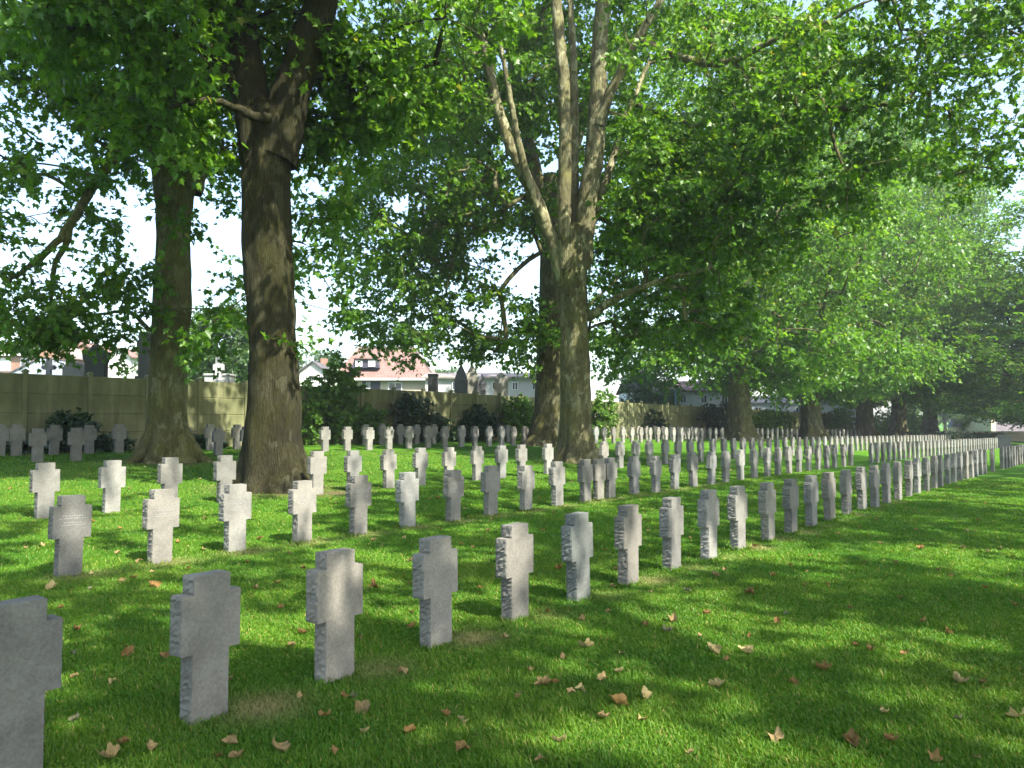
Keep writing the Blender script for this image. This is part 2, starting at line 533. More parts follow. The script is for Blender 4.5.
# ------------------------------------------------------------------ grass blades
def make_grass(n):
    # distance from the camera drawn so that nearer ground gets more blades
    d0, d1 = 2.4, 27.0
    u = rng.random(n)
    d = np.exp(np.log(d0) + u * (np.log(d1) - np.log(d0)))
    d = np.where(rng.random(n) < .35, d0 + (9 - d0) * np.sqrt(rng.random(n)), d)
    half = math.radians(37)
    an = YAW + rng.uniform(-half, half, n)
    X, Y = d * np.cos(an), d * np.sin(an)
    dr, ba = masks(X, Y)
    keep = rng.random(n) > ba * .95
    for b, r in ((TB1, .9), (TB2, .75), (TB3, .75)):
        keep &= np.hypot(X - b[0], Y - b[1]) > r
    X, Y, d, dr = X[keep], Y[keep], d[keep], dr[keep]
    # untrimmed tufts along the feet of the nearer crosses
    tx, ty = [], []
    for R_, Y_, m in ((R1[:16], Y1, 260), (R2[:14], Y2, 130)):
        for px in R_:
            x = at_row(px, Y_)
            k = rng.integers(m // 2, m)
            sd = rng.random(k)
            fx = rng.uniform(-.14, .14, k); fy = np.where(sd < .6, -.072 - np.abs(rng.normal(0, .016, k)), rng.uniform(-.07, .07, k))
            fx = np.where(sd < .6, fx, np.sign(fx) * (.118 + np.abs(rng.normal(0, .016, k))))
            tx.append(x + fx); ty.append(Y_ + fy)
    tx, ty = np.concatenate(tx), np.concatenate(ty)
    n0 = len(X)
    X = np.concatenate([X, tx]); Y = np.concatenate([Y, ty]); d = np.concatenate([d, np.hypot(tx, ty)]); dr = np.concatenate([dr, masks(tx, ty)[0] * .6])
    n = len(X)
    Z = zt(X, Y) - .004
    clump = np.array([mnoise.noise((x * 1.7, y * 1.7, 0)) for x, y in zip(X, Y)])
    hgt = (.022 + .017 * rng.random(n)) * (1 + .35 * clump) * np.where(rng.random(n) < .03, 1.6, 1)
    hgt *= 1 - .4 * dr
    hgt[n0:] *= rng.uniform(1.1, 2.3, n - n0)
    wid = .0016 + .00035 * d
    yaw = rng.uniform(0, 2 * np.pi, n)
    lean = rng.uniform(.15, 1.0, n)
    la = rng.normal(2.2, 1.5, n)
    side = np.stack([np.cos(yaw), np.sin(yaw), np.zeros(n)], 1) * wid[:, None]
    lv = np.stack([np.cos(la), np.sin(la), np.zeros(n)], 1) * (lean * hgt)[:, None]
    base = np.stack([X, Y, Z], 1)
    mid = base + lv * .35 + np.array([0, 0, 1]) * (hgt * .6)[:, None]
    tip = base + lv + np.array([0, 0, 1]) * (hgt * (1.02 - .25 * lean))[:, None]
    V = np.stack([base - side, base + side, mid + side * .75, mid - side * .75, tip], 1)
    o = np.arange(n)[:, None] * 5
    L = np.concatenate([o + np.array([0, 1, 2, 3]), o + np.array([3, 2, 4])], 1)
    sizes = np.tile([4, 3], n)
    tint = np.clip(.45 + .22 * rng.standard_normal(n) + .1 * clump, 0, .92)
    tint[rng.random(n) < .035] = 1.0
    g = raw_mesh('grass', V.reshape(-1, 3), L.ravel(), sizes, BLADE,
                 attrs={'tint': ('FACE', tint.repeat(2)), 'dry': ('FACE', np.clip(dr * 1.1, 0, 1).repeat(2))})
    return tag(g, 'short green grass blades of the lawn', 'grass', kind='stuff')


make_grass(820000)

# ------------------------------------------------------------------ trees
def leaf_template(kind):
    if kind == 'palm':
        h = [(.16, -.06), (.45, .12), (.27, .27), (.56, .52), (.22, .56)]
    elif kind == 'mid':
        h = [(.30, -.02), (.36, .28), (.46, .55)]
    else:
        h = [(.42, .38)]
    v = [(0, 0), (0, 1)] + h + [(-x, y) for x, y in h]
    v = np.array([(x, y, .30 * abs(x) - .20 * y * y) for x, y in v])
    k = len(h)
    f1 = [0] + list(range(2, 2 + k)) + [1]
    f2 = [0, 1] + list(range(2 + k + k - 1, 2 + k - 1, -1))
    return v, np.array(f1 + f2), [len(f1), len(f2)]


def place_leaves(pos, ydir, normal, size, kind, tint):
    """arrays of leaves -> verts, loops, sizes, tint"""
    v, f, s = leaf_template(kind)
    y = ydir / (np.linalg.norm(ydir, axis=1)[:, None] + 1e-9)
    x = np.cross(y, normal); x /= np.linalg.norm(x, axis=1)[:, None] + 1e-9
    z = np.cross(x, y)
    V = pos[:, None, :] + size[:, None, None] * (v[None, :, 0:1] * x[:, None, :] + v[None, :, 1:2] * y[:, None, :] + v[None, :, 2:3] * z[:, None, :])
    n = len(pos)
    L = (f[None, :] + (np.arange(n) * len(v))[:, None])
    return V.reshape(-1, 3), L.ravel(), np.tile(s, n), tint.repeat(2)


def rand_unit(n):
    a = rng.standard_normal((n, 3))
    return a / np.linalg.norm(a, axis=1)[:, None]


def cluster_leaves(C, per, spread, lsize, kind, droop=.35, flat=.55, twigs=None):
    """leaves on short twigs round every cluster centre"""
    nt = max(2, per // 7)
    m = len(C)
    cc = C.repeat(nt, 0)
    n = len(cc)
    dirs = rand_unit(n); dirs[:, 2] = dirs[:, 2] * flat - droop * .5
    dirs /= np.linalg.norm(dirs, axis=1)[:, None]
    ln = spread * rng.uniform(.6, 1.25, n)
    if twigs is not None:
        twigs.append((cc, cc + dirs * ln[:, None]))
    k = per // nt
    tt = np.linspace(.2, 1.05, k)[None, :] + rng.uniform(-.07, .07, (n, k))
    pos = cc[:, None, :] + dirs[:, None, :] * (ln[:, None] * tt)[:, :, None]
    pos = pos.reshape(-1, 3)
    pos[:, 2] -= .10 * spread * (tt.ravel() ** 2)
    N = len(pos)
    pos += rng.normal(0, .05 * spread, (N, 3))
    yd = dirs.repeat(k, 0) * .55 + rand_unit(N) * .75; yd[:, 2] -= droop
    nm = np.array([0, 0, 1.0]) + rand_unit(N) * .75
    sz = lsize * rng.uniform(.6, 1.2, N)
    tint = np.clip(.42 + .16 * rng.standard_normal(m).repeat(nt * k) + .14 * rng.standard_normal(N), 0, .95)
    tint[rng.random(N) < .006] = 1.0
    return place_leaves(pos, yd, nm, sz, kind, tint)


def gap_ok(p, sc, th, seed):
    return mnoise.noise((p[0] * sc + seed, p[1] * sc, p[2] * sc * 1.3)) > th


def blob_points(blobs, gap_sc=.33, gap_th=-.12, seed=0.0, zmin=None):
    out = []
    for (c, r, n) in blobs:
        c = np.asarray(c, float); r = np.asarray(r, float)
        k = 0; tries = 0
        while k < n and tries < n * 12:
            tries += 1
            d = rand_unit(1)[0]
            q = c + r * d * (rng.random() ** .45)
            if zmin is not None and q[2] < zmin: continue
            if gap_ok(q, gap_sc, gap_th, seed):
                out.append(q); k += 1
    return np.array(out)


def grow_branches(mb, nodes, nrad, C, r0=.010, steps=4, maxd=9.0):
    """connect every cluster to the branch skeleton, nearest first"""
    pts = [tuple(p) for p in nodes]; par = [-1] * len(pts); cnt = [0] * len(pts)
    arr = np.zeros((len(pts) + len(C) * steps + 5, 3)); arr[:len(pts)] = nodes
    n = len(pts)
    axis_xy = nodes[0][:2]
    D = np.min(np.linalg.norm(C[:, None, :] - np.asarray(nodes)[None], axis=2), axis=1)
    order = np.argsort(D)
    chains = []
    for ci in order:
        c = C[ci]
        dd = np.linalg.norm(arr[:n] - c, axis=1)
        out = np.hypot(arr[:n, 0] - axis_xy[0], arr[:n, 1] - axis_xy[1]) - np.hypot(c[0] - axis_xy[0], c[1] - axis_xy[1])
        cost = dd + .9 * np.clip(out, 0, None) + .25 * np.clip(arr[:n, 2] - c[2], 0, None)
        s = int(np.argmin(cost))
        a = arr[s].copy(); L = dd[s]
        mid = (a + c) / 2 + np.array([0, 0, .10 * L]) + rng.normal(0, .07 * L, 3)
        prev = s; chain = [s]
        for k in range(1, steps + 1):
            t = k / steps
            q = (1 - t) ** 2 * a + 2 * t * (1 - t) * mid + t * t * c
            arr[n] = q; par.append(prev); cnt.append(0)
            prev = n; chain.append(n); n += 1
        chains.append(chain)
        j = prev
        while j >= 0:
            cnt[j] += 1; j = par[j]
    for ch in chains:
        rr = [min(.085, r0 * math.sqrt(max(1, cnt[j])) ** 1.08) for j in ch]
        rr[0] = min(rr[0], rr[1] * 1.15)
        mb.tube(arr[ch], rr, 5 if rr[1] > .03 else 3, cap=False)


def smooth_path(pts, rad, n):
    pts = np.asarray(pts, float); rad = np.asarray(rad, float)
    t = np.linspace(0, len(pts) - 1, n)
    i = np.clip(t.astype(int), 0, len(pts) - 2); f = (t - i)[:, None]
    p0 = pts[np.clip(i - 1, 0, None)]; p1 = pts[i]; p2 = pts[i + 1]; p3 = pts[np.clip(i + 2, None, len(pts) - 1)]
    q = .5 * (2 * p1 + (p2 - p0) * f + (2 * p0 - 5 * p1 + 4 * p2 - p3) * f ** 2 + (3 * p1 - p0 - 3 * p2 + p3) * f ** 3)
    return q, np.interp(t, range(len(rad)), rad)


def trunk_mesh(mb, base, pts, rad, flare=.75, fl_h=.55, lobes=5, seed=0):
    """tapered trunk with root flare; pts world points from ground up"""
    q, r = smooth_path(pts, rad, 80)
    sides = 56
    V = []
    for i in range(len(q)):
        h = q[i][2] - base[2]
        row = []
        for k in range(sides):
            a = 2 * math.pi * k / sides
            lob = .5 + .5 * math.cos(lobes * a + seed + .35 * math.sin(2 * a + seed))
            fl = flare * math.exp(-max(h, -.1) / fl_h) * (.22 + 1.25 * lob ** 2.6)
            nz = mnoise.noise((math.cos(a) * 1.3 + seed, math.sin(a) * 1.3, q[i][2] * .55)) * .14 + mnoise.noise((math.cos(a) * 3 + seed, math.sin(a) * 3, q[i][2] * 1.8)) * .08 + mnoise.noise((math.cos(a) * 5 + seed, math.sin(a) * 5, q[i][2] * .7)) * .05
            row.append(r[i] * (1 + fl + nz))
        V.append(row)
    V = np.array(V)
    ang = np.arange(sides) * 2 * np.pi / sides
    vv = q[:, None, :] + V[:, :, None] * np.stack([np.cos(ang), np.sin(ang), 0 * ang], 1)[None]
    f = []
    for i in range(len(q) - 1):
        for k in range(sides):
            k2 = (k + 1) % sides
            f.append((i * sides + k, i * sides + k2, (i + 1) * sides + k2, (i + 1) * sides + k))
    f.append(tuple(range((len(q) - 1) * sides, len(q) * sides)))
    mb.add(vv, f)
    return q, r


def make_tree(name, label, base, trunk, trad, limbs, blobs, lsize=.158, per=56, spread=.62, kind='palm', bark=None, leafm=None,
              flare=.75, seed=0, gap=(-.12, .33), zmin=None, extra=None, twig_r=.0, lobes=5, group='plane trees among the graves', fl_h=.55, r0=.008, clear=(), limb_bark=None, roots=0):
    bark = bark or BARK; leafm = leafm or LEAF
    root = thing(name, label, 'tree', base, 0, group)
    mb = MB(); q, r = trunk_mesh(mb, base, trunk, trad, flare, fl_h, lobes, seed)
    tr = mb.build('trunk', bark, root, base, True)
    for k in range(roots):
        a = seed + k * 2 * math.pi / roots + .3 * math.sin(3 * k + seed); e = np.array([math.cos(a), math.sin(a), 0]); e2 = np.array([-e[1], e[0], 0]) * .18 * math.sin(5 * k + seed)
        rb = r[8]; ln = rb * (1.7 + .6 * math.sin(2.3 * k + seed))
        pts = [base + e * rb * .45 + [0, 0, rb * 1.9], base + e * rb * .82 + [0, 0, rb * .95], base + e * rb * 1.25 + [0, 0, rb * .36], base + e * ln * .8 + e2 + [0, 0, rb * .06], base + e * ln * 1.15 + e2 * 2 + [0, 0, -rb * .18]]
        rq, rr_ = smooth_path(pts, [rb * .30, rb * .31, rb * .27, rb * .19, rb * .08], 18)
        m3 = MB(); m3.tube(rq, rr_, 12, .05); m3.build('root', bark, tr, base, True)
    nodes = list(q[48::2]); nr = list(r[48::2])
    for pts, rad in limbs:
        lq, lr = smooth_path(pts, rad, 6 * len(pts))
        lq[1:-1] += rng.normal(0, .012, (len(lq) - 2, 3))
        m2 = MB(); m2.tube(lq, lr, 14, .03)
        m2.build('limb', limb_bark or bark, tr, base, True)
        nodes += list(lq[3:]); nr += list(lr[3:])
    C = blob_points(blobs, gap[1], gap[0], seed * 3.1, zmin)
    if extra is not None and len(extra): C = np.concatenate([C, extra])
    if clear:
        keep = np.ones(len(C), bool)
        for i, c in enumerate(C):
            x, y, z = proj(c)
            for (a0, a1, b0, b1, zm, pr) in clear:
                if a0 < x < a1 and b0 < y < b1 and z < zm and rng.random() < pr: keep[i] = False
        C = C[keep]
    tw = []
    V, L, S, T = cluster_leaves(C, per, spread, lsize, kind, twigs=tw)
    cr = raw_mesh('crown', V - base, L, S, leafm, root, {'tint': ('FACE', T)})
    bm = MB(); grow_branches(bm, np.array(nodes), nr, C, r0)
    if twig_r > 0:
        A, B = tw[0]
        for a, b in zip(A[::2], B[::2]):
            bm.tube([a, (a + b) / 2 + rng.normal(0, .03, 3), b], [twig_r, twig_r * .8, twig_r * .4], 3, cap=False)
    bm.build('branch_work', bark, cr, base, True)
    return root


def sprays(items, Z, per=6, jit=.5):
    out = []
    for it in items:
        px, py = it[:2]; z = it[2] if len(it) > 2 else Z; n = it[3] if len(it) > 3 else per; j = it[4] if len(it) > 4 else jit
        c = P(px, py, z)
        for _ in range(n): out.append(c + rng.normal(0, j, 3) * np.array([1, 1, .6]))
    return np.array(out)


def zc(p): return (np.asarray(p) - CAM) @ FP


# --- dark forked tree, left of centre
# open windows in the lower crowns: the shaded inside of a plane tree is bare round its stems
CL2 = [(228, 350, -40, 420, 15.9, .92)]
CL1 = [(140, 225, 130, 420, 20.6, .8), (0, 140, 185, 285, 99, .45)]
CL3 = [(545, 612, -20, 330, 26.5, .93), (470, 552, 30, 240, 26.0, .8), (180, 250, 205, 300, 99, .9), (500, 545, 270, 335, 99, .9)]
Z2 = zc(TB2)
trunk2 = [TB2 + [0, 0, -.3], TB2 + [0, 0, .25], P(273, 440, Z2), P(273, 380, Z2), P(270, 300, Z2), P(267, 220, Z2), P(266, 150, Z2), P(268, 105, Z2)]
limbs2 = [([P(262, 165, Z2), P(252, 110, Z2), P(246, 60, Z2 + .1), P(238, 0, Z2 + .3), P(230, -90, Z2 + .8), P(220, -180, Z2 + 1.2)], [.40, .36, .31, .28, .22, .12]),
          ([P(276, 160, Z2), P(288, 105, Z2), P(304, 55, Z2), P(322, 0, Z2 - .3), P(345, -80, Z2 - .9), P(372, -170, Z2 - 1.6)], [.42, .37, .34, .31, .23, .12]),
          ([P(242, 100, Z2), P(226, 72, Z2 - .2), P(205, 52, Z2 - .5), P(168, 34, Z2 - 1.0), P(120, 26, Z2 - 1.6), P(60, 30, Z2 - 2.2)], [.15, .13, .11, .09, .07, .04]),
          ([P(268, 118, Z2 - .45), P(252, 116, Z2 - .7), P(232, 106, Z2 - .9), P(205, 100, Z2 - 1.3), P(170, 108, Z2 - 1.8)], [.11, .09, .07, .05, .03]),
          ([P(305, 75, Z2), P(345, 78, Z2 + .4), P(400, 72, Z2 + 1.0), P(450, 60, Z2 + 1.6)], [.08, .06, .05, .03])]
blobs2 = [(P(270, -60, Z2), (5.5, 5.5, 4.2), 380), (P(250, -300, Z2), (4.5, 4.5, 4.5), 330), (P(150, 30, Z2 - 1.5), (3.0, 2.5, 1.8), 95), (P(240, -280, Z2 - 3), (5.5, 4, 2.6), 330),  # last blob here: unseen crown overhang added to shade the leaves below
          (P(330, 60, Z2 + .5), (3, 2.4, 1.6), 110)]
ex2 = sprays([(225, 20), (255, 40), (285, 30), (300, 130, Z2 + 1, 5), (285, 170, Z2 - .9, 3, .3), (262, 105, Z2 - 1, 4), (330, 150, Z2 + 1, 6), (225, 125, Z2 - 1, 6),
              (212, 160, Z2 - .6, 5), (262, 325, Z2 - 1.0, 4, .28), (268, 300, Z2 - .9, 4, .28), (255, 345, Z2 - 1.0, 4, .25), (248, 300, Z2 - .8, 4, .3), (272, 275, Z2 - .8, 3, .25), (290, 165, Z2 - .9, 3, .25), (300, 330, Z2 - .4, 3, .25), (232, 335, Z2 - .6, 4, .3), (322, 210, Z2 + 1.4, 6),
              (345, 110, Z2 + 1, 7), (318, 255, Z2 + 1.5, 4), (315, 300, Z2 + 1.5, 4), (350, 45, Z2, 7)], Z2)
make_tree('plane_tree', 'tall plane tree whose shade-darkened mossy trunk forks into two heavy limbs, between third row crosses', TB2, trunk2,
          [.74, .62, .53, .485, .455, .44, .43, .33], limbs2, blobs2, extra=ex2, seed=1.3, flare=.30, twig_r=.006, gap=(.0, .4), bark=BARK_SHADED, clear=CL2)

# --- tree with flared roots by the wall
Z1 = zc(TB1)
trunk1 = [TB1 + [0, 0, -.3], TB1 + [0, 0, .3], P(167, 420, Z1), P(169, 360, Z1), P(172, 290, Z1), P(174, 230, Z1), P(178, 175, Z1), P(180, 140, Z1)]
limbs1 = [([P(172, 200, Z1), P(162, 130, Z1), P(157, 70, Z1), P(154, 0, Z1), P(150, -80, Z1)], [.42, .36, .31, .27, .18]),
          ([P(186, 190, Z1), P(203, 125, Z1), P(212, 60, Z1), P(214, 0, Z1 + .3), P(222, -90, Z1 + .6)], [.42, .36, .31, .27, .18]),
          ([P(166, 140, Z1 - .3), P(146, 132, Z1 - .6), P(122, 150, Z1 - 1.1), P(98, 178, Z1 - 1.6), P(80, 208, Z1 - 2.0), P(58, 240, Z1 - 2.4), P(30, 266, Z1 - 2.8), P(2, 284, Z1 - 3.1)],
           [.19, .15, .13, .115, .10, .08, .06, .03]),
          ([P(72, 222, Z1 - 2.2), P(66, 245, Z1 - 2.3), P(56, 262, Z1 - 2.3), P(52, 285, Z1 - 2.4), P(50, 318, Z1 - 2.4)], [.08, .07, .06, .05, .02]),
          ([P(150, 330, Z1 - .2), P(128, 312, Z1 - .8), P(104, 314, Z1 - 1.2), P(80, 316, Z1 - 1.5)], [.06, .05, .035, .02])]
blobs1 = [(P(180, -60, Z1), (6.5, 6, 5.0), 340), (P(180, -260, Z1), (5, 5, 4.5), 260), (P(60, 120, Z1 - 1.5), (3.6, 3, 2.6), 160), (P(215, 130, Z1), (2.6, 2.4, 2.6), 70)]
ex1 = sprays([(30, 305, Z1 - 3, 12, .6), (5, 290, Z1 - 3, 8, .6), (55, 325, Z1 - 3, 8, .5), (90, 305, Z1 - 2, 6, .5), (20, 320, Z1 - 3, 8, .5), (60, 275, Z1 - 2.6, 6), (10, 235, Z1 - 3, 5),
              (30, 215, Z1 - 3, 5), (105, 250, Z1 - 1.5, 7, .7), (125, 235, Z1 - 1.2, 7), (110, 285, Z1 - 1.5, 5), (135, 265, Z1 - 1, 6), (60, 190, Z1 - 2, 7), (145, 320, Z1 - .9, 6, .4), (120, 335, Z1 - 1, 5, .4),
              (168, 310, Z1 - .9, 8, .45), (172, 240, Z1 - .9, 6, .4), (178, 205, Z1 - .9, 6, .4), (160, 180, Z1 - .9, 5, .4), (185, 340, Z1 - 1, 5, .4), (165, 265, Z1 - .9, 4, .4), (205, 345, Z1 - .5, 5, .5), (220, 320, Z1, 4, .4), (200, 290, Z1, 3, .4), (215, 265, Z1, 2, .3)], Z1)
make_tree('plane_tree', 'tall plane tree with flared mossy roots close to the concrete wall, twin upper stems', TB1, trunk1,
          [.66, .57, .47, .44, .435, .44, .47, .40], limbs1, blobs1, extra=ex1, seed=4.2, flare=.30, fl_h=.5, lobes=4, twig_r=.006, gap=(.0, .38), clear=CL1, roots=6, bark=BARK_MOSS)

# --- central tree with many upright stems
Z3 = zc(TB3)
trunk3 = [TB3 + [0, 0, -.3], TB3 + [0, 0, .3], P(576, 425, Z3), P(576, 370, Z3), P(574, 320, Z3), P(573, 280, Z3), P(573, 250, Z3), P(573, 225, Z3)]
limbs3 = [([P(567, 285, Z3), P(556, 250, Z3), P(543, 218, Z3), P(527, 180, Z3), P(508, 140, Z3), P(494, 92, Z3), P(484, 45, Z3), P(470, 0, Z3), P(455, -60, Z3)], [.34, .27, .24, .21, .18, .155, .13, .12, .08]),
          ([P(545, 222, Z3 - .1), P(530, 185, Z3 - .3), P(520, 150, Z3 - .5), P(512, 110, Z3 - .7), P(500, 40, Z3 - 1)], [.17, .14, .12, .10, .06]),
          ([P(566, 270, Z3 - .2), P(564, 200, Z3 - .3), P(565, 130, Z3 - .3), P(562, 60, Z3 - .2), P(556, 0, Z3), P(552, -80, Z3 + .3)], [.24, .22, .20, .19, .18, .12]),
          ([P(576, 260, Z3 + .3), P(573, 190, Z3 + .5), P(574, 130, Z3 + .6), P(574, 80, Z3 + .8), P(570, 0, Z3 + 1)], [.22, .19, .17, .14, .10]),
          ([P(580, 270, Z3), P(586, 210, Z3), P(594, 160, Z3), P(598, 100, Z3), P(600, 40, Z3), P(604, -20, Z3), P(610, -120, Z3 + .4)], [.36, .33, .31, .28, .25, .22, .14]),
          ([P(599, 125, Z3 - .2), P(614, 85, Z3 - .4), P(636, 42, Z3 - .8), P(660, 2, Z3 - 1.2), P(690, -50, Z3 - 1.6)], [.17, .15, .13, .11, .07]),
          ([P(588, 235, Z3 + .3), P(608, 175, Z3 + .7), P(625, 120, Z3 + 1.2), P(650, 60, Z3 + 1.8)], [.15, .13, .10, .06]),
          ([P(588, 318, Z3), P(606, 305, Z3 - .5), P(630, 292, Z3 - 1), P(665, 280, Z3 - 1.6), P(710, 268, Z3 - 2.2)], [.15, .13, .11, .08, .05]),
          ([P(640, 40, Z3 - .8), P(690, 60, Z3 - 2.0), P(728, 62, Z3 - 3.0), P(775, 40, Z3 - 4.0), P(830, 20, Z3 - 5.0), P(880, -5, Z3 - 5.5)], [.11, .11, .10, .08, .05, .02]),
          ([P(728, 64, Z3 - 3.0), P(762, 72, Z3 - 3.4), P(795, 92, Z3 - 3.8), P(830, 122, Z3 - 4.2)], [.05, .045, .035, .02])]
blobs3 = [(P(575, -60, Z3 + 1), (8, 8, 5.5), 420), (P(575, -270, Z3), (5.5, 5.5, 5), 100), (P(690, 120, Z3 - 1), (5.0, 4.5, 4.0), 270), (P(690, 255, Z3 + .8), (4.4, 3.5, 3.2), 230), (P(790, 120, Z3 - 3), (4.2, 4, 3.6), 160),
          (P(470, 110, Z3 + 1), (4.2, 4, 4.0), 260), (P(430, 240, Z3 + 3.0), (4.5, 4.0, 2.6), 150)]
ex3 = sprays([(560, 70, Z3 - 2, 6), (530, 60, Z3 - 2, 6), (590, 75, Z3 - 2, 5), (640, 330, Z3 + .5, 8, .7), (680, 320, Z3, 8, .8), (720, 330, Z3, 7, .8), (615, 345, Z3 + 1, 6, .6), (430, 300, Z3 + 3, 15, 1.0),
              (460, 335, Z3 + 3, 16, .9), (415, 345, Z3 + 3, 12, .7), (480, 350, Z3 + 3, 12, .7), (490, 300, Z3 + 2, 12, .9), (390, 325, Z3 + 4, 12, .9), (350, 330, Z3 + 4, 8, .7), (400, 270, Z3 + 3, 7, .9), (520, 220, Z3 + 2, 6), (350, 260, Z3 + 4, 6, .9), (820, 20, Z3 - 5, 10, .9), (860, 5, Z3 - 5, 10, .9), (780, 60, Z3 - 4, 9, .8), (830, 110, Z3 - 4, 9, .8), (890, 40, Z3 - 5, 9, .9), (850, 160, Z3 - 3, 9, .9), (930, 20, Z3 - 4, 14, 1.1), (960, 70, Z3 - 3, 12, 1.1), (1000, 30, Z3 - 3, 14, 1.1), (985, 120, Z3 - 1, 12, 1.0), (930, 130, Z3 - 2, 12, 1.0), (905, 95, Z3 - 3, 11, 1.0), (1012, 160, Z3 + 1, 11, .9), (965, 165, Z3, 10, .9)], Z3)
make_tree('plane_tree', 'pale barked plane tree with many upright stems rising from one trunk beside third row', TB3, trunk3,
          [.72, .60, .50, .465, .45, .445, .45, .34], limbs3, blobs3, lsize=.165, extra=ex3, seed=7.7, flare=.34, bark=BARK_PALE, limb_bark=BARK_LIMB, twig_r=.006, gap=(-.04, .33), clear=CL3)

# --- tree directly behind the central one
Z4 = zc(TB4)
trunk4 = [TB4 + [0, 0, -.3], TB4 + [0, 0, .3], P(548, 410, Z4), P(550, 350, Z4), P(552, 290, Z4), P(552, 240, Z4), P(552, 200, Z4), P(552, 175, Z4)]
limbs4 = [([P(550, 220, Z4), P(535, 170, Z4), P(520, 100, Z4), P(500, 0, Z4)], [.35, .3, .24, .14]), ([P(555, 220, Z4), P(570, 160, Z4), P(590, 90, Z4 + 1), P(610, 0, Z4 + 1)], [.35, .3, .24, .14])]
blobs4 = [(P(545, 90, Z4), (7, 7, 5.5), 330), (P(545, -100, Z4), (5.5, 5.5, 5), 120), (P(640, 210, Z4), (5, 4.5, 3.5), 170), (P(420, 170, Z4 + 3), (5, 4.5, 3.8), 125), (P(560, 330, Z4 + 1), (3, 2.5, 1.5), 60)]
ex4 = sprays([(530, 350, Z4 - 1, 10, .8), (545, 320, Z4 - 1, 8, .8), (520, 330, Z4, 6, .7), (390, 240, Z4 + 3, 20, 1.5), (350, 200, Z4 + 3, 20, 1.5), (330, 150, Z4 + 3, 18, 1.5), (380, 130, Z4 + 3, 14, 1.3), (325, 265, Z4 + 3, 14, 1.2), (365, 300, Z4 + 3, 14, 1.2), (445, 250, Z4 + 3, 14, 1.3), (500, 235, Z4 + 2, 9, 1.0)], Z4)
make_tree('plane_tree', 'plane tree with shaded grey trunk half hidden behind the many stemmed tree', TB4, trunk4,
          [.86, .74, .60, .56, .53, .51, .48, .40], limbs4, blobs4, lsize=.19, per=48, spread=.78, kind='mid', extra=ex4, seed=9.9, flare=.6, gap=(-.1, .3))

# --- neighbours that stand outside the picture and hang in or throw the shade: one source, copies
def side_tree(loc, seed, spec):
    b = np.array([0, 0, 0.0])
    tr = [b + [0, 0, -.3], b + [0, 0, .3], b + [0, 0, 1.4], b + [.05, 0, 2.6], b + [.05, .05, 4], b + [.1, 0, 5.2], b + [.1, 0, 6.4], b + [.1, 0, 7.2]]
    lm = []
    for k in range(7):
        a = k * .9 + seed
        z0 = 4.6 + .35 * k
        e = np.array([math.cos(a), math.sin(a), 0])
        lm.append(([b + [0, 0, z0], b + e * 1.2 + [0, 0, z0 + 1.3], b + e * 2.8 + [0, 0, z0 + 2.6], b + e * 5 + [0, 0, z0 + 4.6], b + e * 8.4 + [0, 0, z0 + 6.6]], [.22, .18, .14, .09, .03]))
    lm.append(([b + [0, 0, 6.6], b + [.3, .2, 9], b + [.2, .5, 12], b + [.5, .3, 15]], [.35, .28, .2, .08]))
    return lm, tr


lm, tr = side_tree(None, .4, None)
blobsC = [((0, 0, 14.0), (11, 11, 4.0), 640), ((0, 2, 8.2), (8, 8, 1.6), 60)]
sideC = make_tree('plane_tree', 'plane tree whose leafy branches reach in over the open lawn from beside the camera', np.zeros(3), tr,
                  [.95, .8, .62, .58, .55, .54, .5, .4], lm, blobsC, lsize=.20, per=36, spread=.62, kind='mid', seed=2.2, gap=(.04, .36))
SIDE = [((.5, -8.0), .3, 1.0), ((14.5, -8.0), 2.1, 1.0), ((30, -4.6), 4.4, 1.0), ((-7.0, 14.2), 1.2, .95)]
SIDE_LAB = ['plane tree whose leafy branches reach in over the open lawn from beside the camera',
            'plane tree beyond the open lawn whose low twigs hang in at the top corner',
            'plane tree past the open lawn shading the middle of the front row',
            'plane tree beyond the first trees whose leaves fill the corner over the wall']
for k, ((x, y), a, s) in enumerate(SIDE):
    o = sideC if k == 0 else copy_tree(sideC)
    o.location = (x, y, float(zt(x, y))); o.rotation_euler = (0, 0, a); o.scale = (s, s, s)
    o['label'] = SIDE_LAB[k]

# --- far trees of the back row
def far_proto(seed, label):
    b = np.zeros(3)
    tr = [b + [0, 0, -.3], b + [0, 0, .3], b + [0, 0, 1.4], b + [.05, 0, 2.4], b + [.05, .05, 3.6], b + [.1, 0, 5.0], b + [.1, 0, 7], b + [.1, 0, 9]]
    lm = []
    for k in range(5):
        a = k * 1.3 + seed; e = np.array([math.cos(a), math.sin(a), 0]); z0 = 4 + .5 * k
        lm.append(([b + [0, 0, z0], b + e * 1.3 + [0, 0, z0 + 1.4], b + e * 3 + [0, 0, z0 + 2.8], b + e * 5 + [0, 0, z0 + 3.8]], [.26, .2, .15, .06]))
    bl = [((0, 0, 13), (11.2, 11.2, 7.5), 850), ((0, 0, 23), (9, 9, 8), 640), ((0, 0, 5.8), (10, 10, 2.6), 470)]
    return make_tree('plane_tree', label, b, tr, [1.05, .9, .74, .70, .66, .62, .5, .4], lm, bl, lsize=.29, per=40, spread=1.1, kind='far', leafm=LEAF,
                     seed=seed, gap=(-.16, .26), zmin=3.0, flare=.55, r0=.014)


